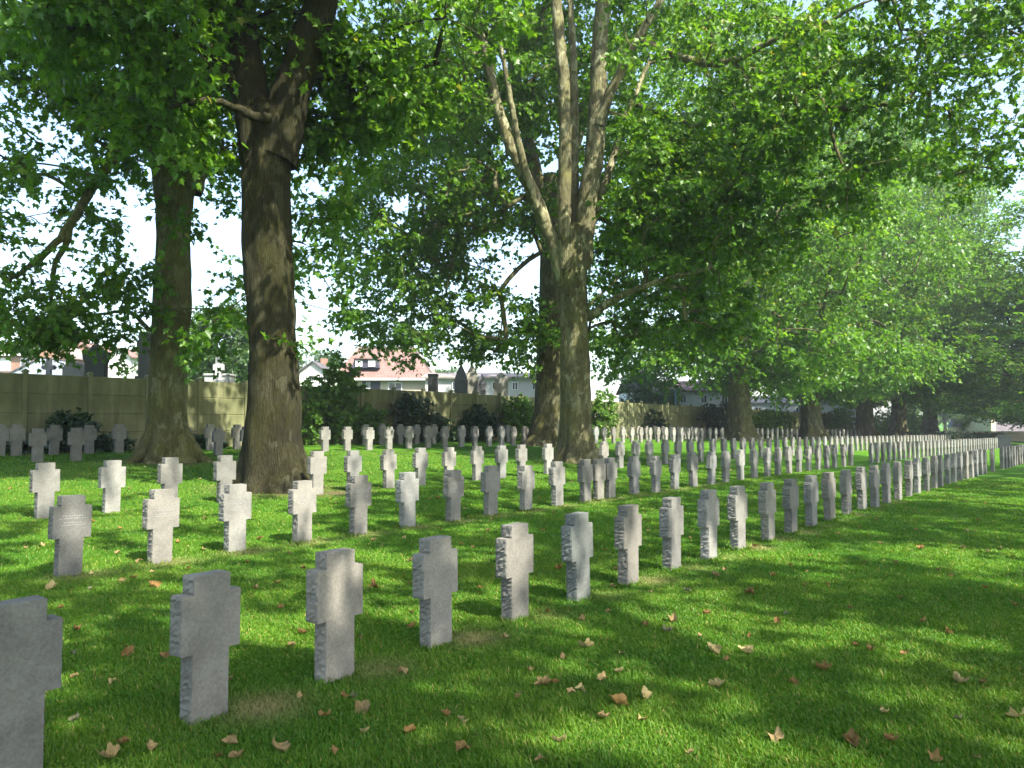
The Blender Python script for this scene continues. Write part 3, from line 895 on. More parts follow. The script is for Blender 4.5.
pA = far_proto(3.3, 'plane tree with broad sunlit trunk right behind the fourth row, first past the central pair')
pB = far_proto(6.1, 'x')
FARL = [(740, 'plane tree with broad sunlit trunk rising from the fourth row, first past the central pair'),
        (812, 'plane tree with dark trunk and low crown, second along the wall past the central pair'),
        (865, 'plane tree with dim trunk under hanging leaves, third along the wall past the central pair'),
        (899, 'plane tree with slim distant trunk, fourth along the wall past the central pair'),
        (930, 'plane tree with small brown trunk at the far end of the wall row')]
for k, (px, lab) in enumerate(FARL):
    b = tree_base(px, 20.6)
    src = (pA, pB)[k % 2]
    o = src if k < 2 else copy_tree(src)
    o.location = b; o.rotation_euler = (0, 0, [.5, 2.0, 3.1, 4.4, 5.3][k]); s = [1.0, 1.03, 1.04, 1.10, 1.12][k]; o.scale = (s, s, s)
    o['label'] = lab
for (x, y, a, sx, sz, lab) in ((80, 4.0, 1.0, 1.12, .70, 'broad low plane tree past the front row end, before the grey roofed house'),
                               (104, 6, 2.6, 1.0, .7, 'farthest plane tree, behind the broad low one past the front row')):
    o = copy_tree(pA); o.location = (x, y, float(zt(x, y)) - .3); o.rotation_euler = (0, 0, a); o.scale = (sx, sx, sz); o['label'] = lab

# --- background trees beyond the wall
def bg_proto(seed):
    b = np.zeros(3)
    tr = [b + [0, 0, -.3], b + [0, 0, .2], b + [0, 0, .8], b + [0, 0, 1.4], b + [.05, .05, 2.0], b + [.1, 0, 3.0], b + [.1, 0, 4.5], b + [.1, 0, 6]]
    bl = [((0, 0, 4.6), (3.6, 3.6, 2.8), 260), ((1, .5, 6.6), (2.4, 2.4, 1.8), 110), ((-1.2, -.4, 3.2), (3, 3, 1.6), 110)]
    return make_tree('broadleaf_tree', 'x', b, tr, [.34, .3, .25, .23, .2, .16, .1, .05], [], bl, lsize=.24, per=36, spread=.62, kind='far', leafm=LEAF_FAR,
                     seed=seed, gap=(-.2, .5), flare=.3, group='trees beyond the wall')


q1, q2 = bg_proto(1.1), bg_proto(5.4)
BG = [(215, 378, 52, 1.05, 'bushy green tree beyond the wall behind the white stone cross'),
      (185, 380, 60, 1.0, 'green tree beyond the wall beside the flared root trunk'),
      (250, 380, 58, .85, 'green tree top beyond the wall just behind the dark forked trunk'),
      (120, 384, 95, 1.0, 'pale green tree behind the white gabled house'),
      (40, 386, 105, 1.15, 'pale green tree behind the long brick house'),
      (330, 384, 100, 1.25, 'pale green tree behind the red roofed house, on its shaded end'),
      (378, 384, 110, 1.35, 'pale green tree rising right behind the red roof ridge'),
      (440, 384, 105, 1.05, 'pale green tree behind the white hall beside the red roofed house'),
      (650, 395, 70, .75, 'small leafy tree beyond the grey part of the wall'),
      (905, 428, 120, .7, 'small bright tree beyond the last trunks of the wall row'),
      (968, 434, 118, .62, 'small round tree with slim trunk before the grey roofed house'),
      (945, 424, 150, 1.1, 'dark tree in the distance behind the low pale wall')]
for k, (px, py, Z, s, lab) in enumerate(BG):
    src = (q1, q2)[k % 2]
    o = src if k < 2 else copy_tree(src)
    p = P(px, py, Z)
    o.location = (p[0], p[1], float(zt(p[0], p[1]))); o.rotation_euler = (0, 0, k * 1.7); o.scale = (s, s, s)
    o['label'] = lab

# ------------------------------------------------------------------ crosses
CW, SW, CH, TH = .36, .222, .80, .112
A_TOP, A_BOT = .70, .385


def cross_mesh(seed):
    r = np.random.default_rng(seed)
    a, s = CW / 2, SW / 2
    pts = [(-s, -.18), (s, -.18), (s, A_BOT), (a, A_BOT), (a, A_TOP), (s, A_TOP), (s, CH), (-s, CH), (-s, A_TOP), (-a, A_TOP), (-a, A_BOT), (-s, A_BOT)]
    out, nrm, rough = [], [], []
    for i in range(12):
        p, q = np.array(pts[i]), np.array(pts[(i + 1) % 12])
        L = np.linalg.norm(q - p); k = max(2, int(round(L / .017)))
        d = (q - p) / L; nn = np.array([d[1], -d[0]])
        for j in range(k):
            out.append(p + (q - p) * j / k)
            nrm.append(nn if j else None)
            rough.append(1.0 if abs(d[1]) > .5 else .12)      # the upright flanks are split, tops and undersides sawn
    n = len(out)
    for i in range(n):
        if nrm[i] is None:
            v = (nrm[i - 1] if nrm[i - 1] is not None else np.zeros(2)) + (nrm[(i + 1) % n] if nrm[(i + 1) % n] is not None else np.zeros(2))
            nrm[i] = v / (np.linalg.norm(v) + 1e-9); rough[i] = .2
    layers = [-TH / 2, -TH / 2 + .012, -TH * .22, 0, TH * .22, TH / 2 - .012, TH / 2]
    amp = [.0008, .003, .0048, .0048, .0048, .003, .0008]
    mb = MB(); V = []
    edge = r.normal(0, 1, n)
    for y, am in zip(layers, amp):
        for i in range(n):
            k = am * rough[i] * (r.normal() * .8 + .3 * edge[i]) + (.004 if 0 < layers.index(y) < 6 and rough[i] > .6 else 0)
            p = out[i] + nrm[i] * k
            V.append((p[0], y + (r.normal() * .0012 if abs(y) < TH / 2 - .001 else 0.0), p[1]))
    f = [tuple(range(n)), tuple(range(7 * n - 1, 6 * n - 1, -1))]
    for l in range(6):
        for i in range(n):
            j = (i + 1) % n
            f.append((l * n + i, (l + 1) * n + i, (l + 1) * n + j, l * n + j))
    mb.add(V, f)
    return mb


CROSS = []
for k in range(7):
    o = cross_mesh(100 + k).build('grave_cross', STONE)
    CROSS.append(o.data); bpy.data.objects.remove(o)


def inscription_mesh():
    mb = MB()
    r = random.Random(5)
    for row, (z, w) in enumerate([(.60, .20), (.575, .24), (.535, .17), (.51, .20)]):
        x = -w / 2
        while x < w / 2:
            L = r.uniform(.008, .02)
            mb.box(x, x + L, -TH / 2 - .0022, -TH / 2 - .0004, z, z + .009)
            x += L + r.uniform(.005, .014)
    return mb


INSC_MAT = mat_plain('engraved_letters', (.24, .235, .22), .95, .3, 40)
_i = inscription_mesh().build('inscription', INSC_MAT)
INSC = _i.data; bpy.data.objects.remove(_i)

ORD = ('first second third fourth fifth sixth seventh eighth ninth tenth eleventh twelfth thirteenth fourteenth fifteenth sixteenth seventeenth eighteenth '
       'nineteenth twentieth').split() + [a for a in ['twenty-' + x for x in 'first second third fourth fifth sixth seventh eighth ninth'.split()]] + ['thirtieth'] + \
      ['thirty-' + x for x in 'first second third fourth fifth sixth seventh eighth ninth'.split()] + ['fortieth'] + ['forty-' + x for x in 'first second third fourth fifth sixth seventh eighth ninth'.split()] + ['fiftieth'] + \
      ['fifty-' + x for x in 'first second third fourth fifth sixth seventh eighth ninth'.split()]
GROUPC = 'grey stone crosses standing in rows on the lawn'
SPECIAL = {(1, 0): 'large dark grey stone cross cut off by the picture edge, first of the front row',
           (1, 1): 'broad smooth grey stone cross, whole and tallest in view, second of the front row',
           (1, 2): 'grey stone cross with rough split flank and a fine scratch, third of the front row',
           (1, 3): 'pale stone cross with strongly chipped flank, fourth of the front row',
           (1, 5): 'bluish grey shaded stone cross, sixth of the front row',
           (2, 0): 'pale stone cross with faint inscription, first of the second row',
           (2, 5): 'bright pale sunlit stone cross, sixth of the second row',
           (2, 11): 'stone cross squeezed close between two others, twelfth of the second row',
           (3, 3): 'dark grey stone cross right beside the dark forked trunk in the third row'}
NAMES = {1: 'front row', 2: 'second row', 3: 'third row', 4: 'fourth row', 5: 'row along the wall'}


def put_cross(row, i, px, Y, used={}):
    x = at_row(px, Y)
    key = (row, i)
    h = hash((row * 131 + i * 17)) % 1000
    rr = random.Random(row * 1000 + i)
    me = CROSS[rr.randrange(7)]
    o = bpy.data.objects.new('grave_cross', me); COL.objects.link(o)
    y = Y + rr.gauss(0, .008)
    o.location = (x, y, float(zt(x, y)) - .005)
    o.rotation_euler = (rr.gauss(0, .010), rr.gauss(0, .012), rr.gauss(0, .016))
    s = 1 + rr.gauss(0, .012); o.scale = (s, 1, s)
    v = min(1.12, max(.70, rr.gauss(.93, .10)))
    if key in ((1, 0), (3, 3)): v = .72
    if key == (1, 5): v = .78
    if key in ((2, 5), (3, 8)): v = 1.15  # second row cross: its sunlight is put into the tint
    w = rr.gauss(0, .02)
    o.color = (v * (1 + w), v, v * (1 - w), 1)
    if key == (1, 5): o.color = (.72, .78, .80, 1)  # shade put into this cross's tint, darker and bluish
    tone = 'pale' if v > 1.0 else ('dark grey' if v < .82 else 'grey')
    lab = SPECIAL.get(key)
    lim = {1: 32, 2: 31, 3: 24, 4: 18, 5: 14}[row]
    if lab is None:
        if i < lim:
            lab = f'{tone} stone cross, {ORD[i]} from the camera end of the {NAMES[row]}'
        elif row == 1:
            lab = 'small stone cross beyond the gap at the far end of the front row' if px > 1000 else 'lone grey stone cross standing in the gap near the far end of the front row'
        elif row in (2, 3):
            lab = f'small pale stone cross in the crowded far end of the {NAMES[row]}'
        else:
            lab = f'tiny stone cross far along the {NAMES[row]}, past central trees'
    tag(o, lab, 'cross', GROUPC)
    if row == 2 and i < 9:
        c = bpy.data.objects.new('lettering', INSC); COL.objects.link(c); c.parent = o
    return o


for row, (R, Y) in enumerate(((R1, Y1), (R2, Y2), (R3, Y3), (R4, Y4), (R5, Y5)), 1):
    for i, px in enumerate(R):
        put_cross(row, i, px, Y)

# ------------------------------------------------------------------ concrete wall
WY = 24.2
def build_wall():
    step = 1.73
    x0 = at_row(23, WY) - 4 * step
    n = 50
    base = np.array([x0, WY, 0.0])
    root = thing('concrete_wall', 'long mossy concrete panel wall with square posts behind the last crosses', 'wall', base)
    root['kind'] = 'thing'
    # profile of one bay: four boards with V joints
    hb, g = .545, .016
    prof = []
    for k in range(4):
        z0 = k * hb
        prof += [(.018, z0), (0, z0 + g), (0, z0 + hb - g), (.018, z0 + hb)]
    prof = [(-a, z) for a, z in prof]
    front = [(-.03 - a, z) for a, z in prof]
    bay = MB()
    pr = [(-.03 + (0.018 if False else 0) - (0 if False else 0) + (a * -1), z) for a, z in prof]
    ring = [(y, z) for y, z in pr] + [(.045, 4 * hb), (.045, 0)]
    ring = [(-.03 + (y + .03), z) for y, z in ring]
    L = step - .12
    v = [(x, y, z) for x in (0, L) for y, z in ring]
    m = len(ring)
    f = [tuple(range(m - 1, -1, -1)), tuple(range(m, 2 * m))] + [(i, (i + 1) % m, (i + 1) % m + m, i + m) for i in range(m)]
    bay.add(v, f)
    b0 = bay.build('panel', WALLM, root)
    pm = MB(); pm.box(-.062, .062, -.075, .075, -.3, 2.22, .012)
    s = .075
    pm.add([(-s, -s - .012, 2.222), (s, -s - .012, 2.222), (s, s + .012, 2.222), (-s, s + .012, 2.222), (-s, -s - .012, 2.27), (s, -s - .012, 2.27), (s, s + .012, 2.27), (-s, s + .012, 2.27), (0, 0, 2.33)],
           [(3, 2, 1, 0), (0, 1, 5, 4), (1, 2, 6, 5), (2, 3, 7, 6), (3, 0, 4, 7), (4, 5, 8), (5, 6, 8), (6, 7, 8), (7, 4, 8)])
    p0 = pm.build('post', WALLM, root)
    for k in range(n):
        x = k * step
        z = float(zt(x0 + x, WY)) - .02
        p = p0 if k == 0 else p0.copy()
        b = b0 if k == 0 else b0.copy()
        if k:
            for c in (p, b): COL.objects.link(c); c.parent = root
        p.location = (x, 0, z)
        z2 = float(zt(x0 + x + step, WY)) - .02
        b.location = (x + .06, random.gauss(0, .004), (z + z2) / 2 + random.gauss(0, .008))
    return root


# the wall material reads object space, so bake the run into world position
WALLM.node_tree.nodes  # (material uses Object coordinates of each bay)
build_wall()

# ------------------------------------------------------------------ shrubs and ivy by the wall
def shrub(name, label, c, r, n, lsize, mat, per=20, spread=.28, droop=.3, cat='shrub', group='shrubs along the wall', stem=True):
    c = np.asarray(c, float); r = np.asarray(r, float)
    root = thing(name, label, cat, (c[0], c[1], float(zt(c[0], c[1]))), 0, group)
    base = np.array(root.location)
    C = []
    while len(C) < n:
        d = rand_unit(1)[0]
        q = c + r * d * (rng.random() ** .35)
        if q[2] < base[2] + .05: q[2] = base[2] + .05 + abs(rng.normal(0, .1))
        C.append(q)
    C = np.array(C)
    C[:, :2] += .30 * np.array([(mnoise.noise((p[0] * 2, p[2] * 2, 1)), mnoise.noise((p[1] * 2, p[2] * 2, 5))) for p in C])
    V, L, S, T = cluster_leaves(C, per, spread, lsize, mat and 'mid', droop)
    raw_mesh('foliage', V - base, L, S, mat, root, {'tint': ('FACE', T)})
    if stem:
        m = MB()
        for k in range(5):
            a = k * 1.26; e = np.array([math.cos(a) * r[0] * .5, math.sin(a) * r[1] * .5, 0])
            m.tube([base + [0, 0, -.1], base + e * .3 + [0, 0, r[2] * .5], base + e + [0, 0, r[2] * 1.2]], [.03, .022, .01], 5)
        m.build('stem', BARK, root, base)
    return root


def wall_pt(px, dy=0.0): return at_row(px, WY + dy)


def sh(px, w_px, top, name, label, n, lsize, mat, dy=-.6, depth=.45, cat='shrub', bottom=None, spread=.28, per=20):
    Y = WY + dy; x = at_row(px, Y); g = float(zt(x, Y))
    Z = zc([x, Y, g])
    zt_ = P(px, top, Z)[2]; zb = g if bottom is None else P(px, bottom, Z)[2]
    x2 = at_row(px + w_px / 2, Y); x1 = at_row(px - w_px / 2, Y)
    return shrub(name, label, (x, Y, (zt_ + zb) / 2), ((x2 - x1) / 2, depth, (zt_ - zb) / 2), n, lsize, mat, per, spread, cat=cat)


sh(68, 34, 410, 'dark_shrub', 'dark yew like shrub against the mossy wall behind two pale crosses', 130, .10, LEAF_DARK)
sh(105, 46, 436, 'low_shrub', 'low dark ground shrub at the wall foot beside the flared roots', 90, .11, LEAF_DARK)
sh(28, 50, 440, 'low_shrub', 'low dark ground shrub at the wall foot under first wall post', 80, .11, LEAF_DARK)
sh(205, 34, 434, 'low_shrub', 'low leafy shrub at the wall foot between the two big trunks', 70, .11, LEAF_DARK)
sh(312, 20, 372, 'wall_ivy', 'bright yellow green ivy spilling over the wall right of the dark trunk', 90, .12, LEAF_IVY, -.35, .3, 'ivy')
sh(338, 32, 356, 'climbing_ivy', 'tall leafy climber rising above the wall before the red roofed house', 150, .15, LEAF_IVY, -.55, .5, 'ivy')
sh(369, 34, 404, 'wall_ivy', 'green ivy hanging over the wall panel below the red roofed house', 150, .12, LEAF_IVY, -.25, .22, 'ivy')
sh(413, 36, 392, 'dark_shrub', 'dark dense shrub against the wall below the white hall', 260, .11, LEAF_DARK, -.5, .5)
sh(436, 22, 412, 'dark_shrub', 'smaller dark shrub leaning on the big dense one', 110, .11, LEAF_DARK, -.6, .45)
sh(480, 34, 404, 'wall_ivy', 'dull green ivy on the wall under the pointed tombstones', 150, .11, LEAF_DARK, -.25, .22, 'ivy')
sh(463, 24, 424, 'low_shrub', 'low green shrub at the wall foot under the pointed tombstones', 70, .11, LEAF_DARK)
sh(520, 34, 394, 'leafy_shrub', 'leafy shrub with pale top beside the shaded grey trunk', 260, .12, LEAF_IVY, -.6, .5)
sh(604, 18, 388, 'leafy_shrub', 'bright green shrub just past the central tree', 150, .12, LEAF_IVY, -.6, .5)
sh(655, 26, 408, 'wall_ivy', 'thin ivy trailing over the grey part of the wall', 90, .12, LEAF_DARK, -.22, .2, 'ivy')
sh(720, 36, 400, 'dark_shrub', 'very dark round shrub beside the broad sunlit trunk', 260, .13, LEAF_DARK, -.9, .8)
sh(770, 46, 408, 'leafy_shrub', 'mid green shrub between the broad sunlit trunk and the next', 240, .14, LEAF_IVY, -.9, .8, spread=.35)
sh(842, 34, 408, 'leafy_shrub', 'mid green shrub past the second far trunk', 220, .16, LEAF_IVY, -.9, .9, spread=.4)
sh(883, 24, 412, 'leafy_shrub', 'green shrub between the third and fourth far trunks', 200, .18, LEAF_IVY, -.9, 1.0, spread=.4)
sh(914, 22, 412, 'leafy_shrub', 'bright green shrub between the last two far trunks', 200, .2, LEAF_IVY, -.9, 1.0, spread=.45)

# ------------------------------------------------------------------ things behind the wall
def local(Zd, px, py):       # width, height coordinates of a pixel on the plane at that depth
    p = P(px, py, Zd)
    return (px - CX) / F_PX * Zd, p[2]


def facing(name, label, cat, px, Z, group=None, rz=0.0):
    p = P(px, HOR, Z)
    g = float(zt(p[0], p[1]))
    return thing(name, label, cat, (p[0], p[1], g), ROTV + rz, group), g, Z / F_PX


def zl(py, Z, g): return P(CX, py, Z)[2] - g


# tombstones of the neighbouring churchyard
def tomb(label, px, Z, build, cat='tombstone', name='tombstone', color=(1, 1, 1)):
    root, g, k = facing(name, label, cat, px, Z, 'old tombstones beyond the wall')
    build(root, lambda py: zl(py, Z, g), k)
    for c in root.children: c.color = (*color, 1)
    return root


def t_dark(root, z, k):
    w = 12.5 * k; top = z(345); sh_ = z(352)
    m = MB()
    poly = [(-.8 * w, z(385)), (.8 * w, z(385)), (.8 * w, z(364)), (.98 * w, z(358)), (1.05 * w, sh_), (.75 * w, z(352.5)), (.45 * w, z(349)), (.2 * w, top), (-.2 * w, top), (-.45 * w, z(349)), (-.75 * w, z(352.5)),
            (-1.05 * w, sh_), (-.98 * w, z(358)), (-.8 * w, z(364))]
    m.prism(poly, -.11, .11); m.build('headstone', TOMB, root)
    m = MB(); m.box(-1.1 * w, 1.1 * w, -.3, .3, -.1, z(386)); m.build('plinth', TOMB, root)


def t_arch(root, z, k):
    w = 11 * k
    poly = [(-w, -.1), (w, -.1), (w, z(369))] + [(w * math.cos(a), z(369) + (z(362.5) - z(369)) * math.sin(a)) for a in np.linspace(.15, math.pi - .15, 12)] + [(-w, z(369))]
    m = MB(); m.prism(poly, -.12, .12); m.build('headstone', TOMB, root)


def t_cross(hw, vw, top, arm0, arm1, bot, y=.07, trefoil=False):
    def b(root, z, k):
        m = MB()
        H, V = hw * k, vw * k
        poly = [(-V, z(bot)), (V, z(bot)), (V, z(arm1)), (H, z(arm1)), (H, z(arm0)), (V, z(arm0)), (V, z(top)), (-V, z(top)), (-V, z(arm0)), (-H, z(arm0)), (-H, z(arm1)), (-V, z(arm1))]
        m.prism(poly, -y, y); o = m.build('cross', TOMB, root)
        m = MB(); m.box(-H * 1.1, H * 1.1, -.2, .2, -.1, z(bot) - .002); m.build('plinth', TOMB, root)
        if trefoil:
            for sx in (-1, 1):
                m = MB(); m.tube([(sx * H, -.05, z((arm0 + arm1) / 2)), (sx * H, .05, z((arm0 + arm1) / 2))], [1.6 * k, 1.6 * k], 10); m.build('knob', TOMB, root)
    return b


def t_point(hw, top, shoulder, lean=0.0):
    def b(root, z, k):
        m = MB(); w = hw * k
        zs = [z(394) - 1.2, z(shoulder), z((shoulder + top) / 2), z(top)]
        ws = [w, w, w * .62, w * .08]
        V = []; f = []
        for i, (zz, ww) in enumerate(zip(zs, ws)):
            for sx, sy in ((-1, -1), (1, -1), (1, 1), (-1, 1)): V.append((sx * ww + lean * i * .03, sy * ww * .6, zz))
        for i in range(3):
            for j in range(4): f.append((i * 4 + j, i * 4 + (j + 1) % 4, i * 4 + 4 + (j + 1) % 4, i * 4 + 4 + j))
        f += [(3, 2, 1, 0), (12, 13, 14, 15)]
        m.add(V, f); m.build('shaft', TOMB, root)
        m = MB(); m.box(-w * 1.4, w * 1.4, -w, w, -.1, zs[0] + .25, .02); m.build('plinth', TOMB, root)
    return b


def t_box(hw, top):
    def b(root, z, k):
        m = MB(); m.box(-hw * k, hw * k, -.35, .35, -.1, z(top) - .07, .01); m.build('body', TOMB, root)
        m = MB(); m.box(-hw * k * 1.08, hw * k * 1.08, -.4, .4, z(top) - .067, z(top), .015); m.build('slab', TOMB, root)
    return b


tomb('near black tombstone with ogee shoulders towering over the mossy wall', 95, 25.5, t_dark, color=(.16, .17, .15))
tomb('grey round topped tombstone beside the black ogee one', 74, 26.5, t_arch, color=(.55, .55, .52))
tomb('small grey cross with knobbed arms above the wall, before the white house', 47.5, 27, t_cross(5.5, 2.2, 358.5, 365, 369.5, 376, .06, True), name='tomb_cross', cat='tomb cross', color=(.6, .6, .68))
tomb('tall dark pillar tombstone half hidden by the flared root trunk', 143, 27, t_cross(6, 4.2, 332, 340, 350, 376, .15), name='tomb_cross', cat='tomb cross', color=(.28, .30, .27))
tomb('white stone cross above the wall between the two big trunks', 218, 29, t_cross(5.0, 2.6, 356, 364, 370, 380, .10), name='tomb_cross', cat='tomb cross', color=(1.75, 1.8, 1.9))
tomb('low white box tomb at the foot of the white stone cross', 219, 30.2, t_box(12, 374), name='box_tomb', cat='tomb', color=(1.7, 1.7, 1.7))
tomb('dark pointed obelisk above the wall, at the end of the pointed group', 461, 39, t_point(6.5, 364, 380), color=(.40, .43, .45))
tomb('tall beige draped shaft in the middle of the pointed group above the wall', 472, 40, t_point(6.0, 364, 376), color=(1.15, 1.08, .92))
tomb('small grey pointed stone beside the tall beige shaft', 482, 39.5, t_point(4.5, 374, 384), color=(.62, .62, .66))
tomb('round shouldered beige stone nearest the shaded trunk in the pointed group', 501, 40.5, t_point(7.0, 372, 379), color=(.95, .93, .80))
tomb('low dark stone pillar above the wall beside the red roofed house', 433, 37.5, t_box(4.5, 374), name='stone_pillar', cat='pillar', color=(.4, .38, .36))

# houses ------------------------------------------------------------------
def window(root, x0, x1, z0, z1, y, frame=WHITE_P, pane=GLASS, bars=1):
    m = MB(); t = max(.05, (x1 - x0) * .07)
    m.box(x0, x1, y - .05, y + .02, z0, z0 + t); m.box(x0, x1, y - .05, y + .02, z1 - t, z1)
    m.box(x0, x0 + t, y - .05, y + .02, z0 + t, z1 - t); m.box(x1 - t, x1, y - .05, y + .02, z0 + t, z1 - t)
    for b in range(bars):
        xm = x0 + (x1 - x0) * (b + 1) / (bars + 1)
        m.box(xm - t / 2, xm + t / 2, y - .045, y + .015, z0 + t, z1 - t)
    w = m.build('window', frame, root)
    m = MB(); m.box(x0 + t * .6, x1 - t * .6, y - .015, y + .005, z0 + t * .6, z1 - t * .6); m.build('pane', pane, w)
    return w


def gable_roof(m, x0, x1, y0, y1, ze, zr, over=.3, th=.14):
    """ridge along x"""
    ym = (y0 + y1) / 2
    s = (zr - ze) / (ym - y0)
    for sg in (-1, 1):
        ya = y0 - over if sg < 0 else y1 + over
        za = ze - over * s
        v = [(x0 - over, ya, za), (x1 + over, ya, za), (x1 + over, ym, zr), (x0 - over, ym, zr)]
        v += [(a, b, c + th) for a, b, c in v]
        m.add(v, [(0, 3, 2, 1), (4, 5, 6, 7), (0, 1, 5, 4), (1, 2, 6, 5), (2, 3, 7, 6), (3, 0, 4, 7)])


# red roofed house
def red_house():
    Z = 70.0
    root, g, k = facing('red_roofed_house', 'cream house with red tiled roof and a wide white dormer window', 'house', 386, Z)
    X = lambda px: (px - 386) * k
    zz = lambda py: zl(py, Z, g)
    D = 8.5
    ze, zr = zz(377), zz(343)
    m = MB(); m.box(X(338), X(431), 0, D, -.5, ze)
    m.build('wall', CREAM, root)
    m = MB()
    x0, x1 = X(332), X(437)
    yr = D / 2
    xr0, xr1 = X(348), X(408)
    V = [(x0, -.4, ze - .15), (x1, -.4, ze - .15), (x1, D + .4, ze - .15), (x0, D + .4, ze - .15), (xr0, yr, zr), (xr1, yr, zr)]
    m.add(V, [(0, 1, 5, 4), (1, 2, 5), (2, 3, 4, 5), (3, 0, 4), (3, 2, 1, 0)])
    r = m.build('roof', ROOF_RED, root)
    m = MB()
    for a, b in ((4, 5), (5, 1), (4, 0)):
        m.tube([np.array(V[a]) + [0, 0, .02], np.array(V[b]) + [0, 0, .02]], [.13, .13], 6)
    m.build('ridge_tile', ROOF_PALE, r)
    # dormer
    zb, ztop = zz(367.5), zz(358.5)
    m = MB()
    yb = .4
    m.add([(X(350), yb, zb), (X(378), yb, zb), (X(374.5), yb, ztop), (X(353), yb, ztop), (X(350), 3.2, zb), (X(378), 3.2, zb), (X(374.5), 3.6, ztop), (X(353), 3.6, ztop)],
          [(0, 1, 2, 3), (4, 7, 6, 5), (0, 4, 5, 1), (1, 5, 6, 2), (2, 6, 7, 3), (3, 7, 4, 0)])
    d = m.build('dormer', DARK_P, root)
    for a, b in ((354, 361), (367, 374)):
        w = window(root, X(a), X(b), zb + .12, ztop - .08, yb - .03, WHITE_P, WHITE_P, 0)
        w.parent = d; w.name = 'shutter'
    m = MB(); m.box(X(352), X(375.5), .2, 3.8, ztop + .003, ztop + .12); m.build('dormer_roof', ROOF_RED, d)
    m = MB(); m.box(X(333), X(436), -.52, -.402, ze - .3, ze - .12); m.build('gutter', PLASTER, root)
    m = MB(); m.box(X(362), X(380), -.02, .01, -.2, zz(381)); m.build('porch_shade', DARK_P, root)  # flat dark sheet on the wall standing in for the porch's shade
    window(root, X(366), X(370), zz(389), zz(382), -.06); window(root, X(388), X(402), zz(392), zz(382), -.04)


red_house()


def brick_row():
    Z = 78.0
    root, g, k = facing('brick_house', 'long brick house with pale roof and white windows at the picture edge', 'house', 5, Z)
    X = lambda px: (px - 5) * k
    zz = lambda py: zl(py, Z, g)
    m = MB(); m.box(X(-40), X(33), 0, 8, -.5, zz(354)); m.build('wall', BRICK, root)
    m = MB(); gable_roof(m, X(-40), X(33), 0, 8, zz(354), zz(339)); r = m.build('roof', ROOF_PALE, root)
    m = MB(); m.box(X(0), X(4.5), 3.6, 4.4, zz(341), zz(335)); m.build('chimney', BRICK, r)
    for a, b in ((-30, -19), (-4, 9), (19, 29)): window(root, X(a), X(b), zz(371), zz(358), -.03, WHITE_P, WHITE_P if a == -4 else GLASS, 1)
    m = MB(); m.box(X(-40), X(34), -.42, -.31, zz(355.5), zz(354)); m.build('gutter', WHITE_P, root)


brick_row()


def gable_house(label, px, Z, hw, base_py, eave, ridge, wallm, roofm, lean=None, win=(), depth=7, name='gabled_house', rz=0.0):
    root, g, k = facing(name, label, 'house', px, Z, rz=rz)
    zz = lambda py: zl(py, Z, g)
    w = hw * k; ze, zr = zz(eave), zz(ridge)
    m = MB(); m.prism([(-w, -.5), (w, -.5), (w, ze), (0, zr), (-w, ze)], 0, depth); m.build('wall', wallm, root)
    m = MB(); s = (zr - ze) / w; o = .3
    for sg in (-1, 1):
        v = [(sg * (w + o), -.25, ze - o * s + .01), (0, -.25, zr + .01), (0, depth + .25, zr + .01), (sg * (w + o), depth + .25, ze - o * s + .01)]
        v += [(a, b, c + .14) for a, b, c in v]
        f = [(0, 3, 2, 1), (4, 5, 6, 7), (0, 1, 5, 4), (1, 2, 6, 5), (2, 3, 7, 6), (3, 0, 4, 7)]
        m.add(v, f)
    r = m.build('roof', roofm, root)
    m = MB(); m.box(-.3, .3, depth * .6, depth * .6 + .6, zr - .3, zr + .7); m.build('chimney', BRICK, r)
    for a, b, c, d in win: window(root, a * k, b * k, zz(c), zz(d), -.03, bars=1)
    return root


gable_house('narrow house with orange brick gable joined to the long brick one', 49, 76, 15, 376, 355, 341, BRICK, ROOF_PALE, win=((-6, 2, 368, 358),))
gable_house('tall white plastered house behind the small knobbed tomb cross', 61, 84, 9, 376, 346, 341, PLASTER, ROOF_PALE, win=((-3, 3, 362, 352),))
gable_house('brick house with orange end wall behind the black ogee tombstone', 83, 80, 12, 376, 353, 343, BRICK, ROOF_RED)
gable_house('small white gabled house with orange roof edge beside the flared root trunk', 118, 72, 11, 378, 356, 349, PLASTER, ROOF_RED, win=((-8, -5, 368, 359),))
gable_house('pale house with grey windows seen just past the dark forked trunk', 312, 74, 13, 388, 372, 362, PLASTER, ROOF_GREY, win=((-3, 1, 385, 375), (6, 10, 385, 375)))


def lean_to():
    Z = 72
    root, g, k = facing('lean_to_shed', 'shed with sloping blue grey roof side before the brick houses', 'shed', 30, Z)
    zz = lambda py: zl(py, Z, g)
    m = MB(); m.prism([(-20 * k, -.5), (9 * k, -.5), (9 * k, zz(358)), (-20 * k, zz(372.5))], 0, 4); m.build('wall', mat_plain('blue_grey_cladding', (.30, .33, .38), .8), root)
    m = MB(); v = [(-21 * k, -.15, zz(373)), (9.4 * k, -.15, zz(357.7)), (9.4 * k, 4.15, zz(357.7)), (-21 * k, 4.15, zz(373))]
    v += [(a, b, c + .12) for a, b, c in v]
    m.add(v, [(0, 3, 2, 1), (4, 5, 6, 7), (0, 1, 5, 4), (1, 2, 6, 5), (2, 3, 7, 6), (3, 0, 4, 7)]); m.build('roof', ROOF_GREY, root)


lean_to()


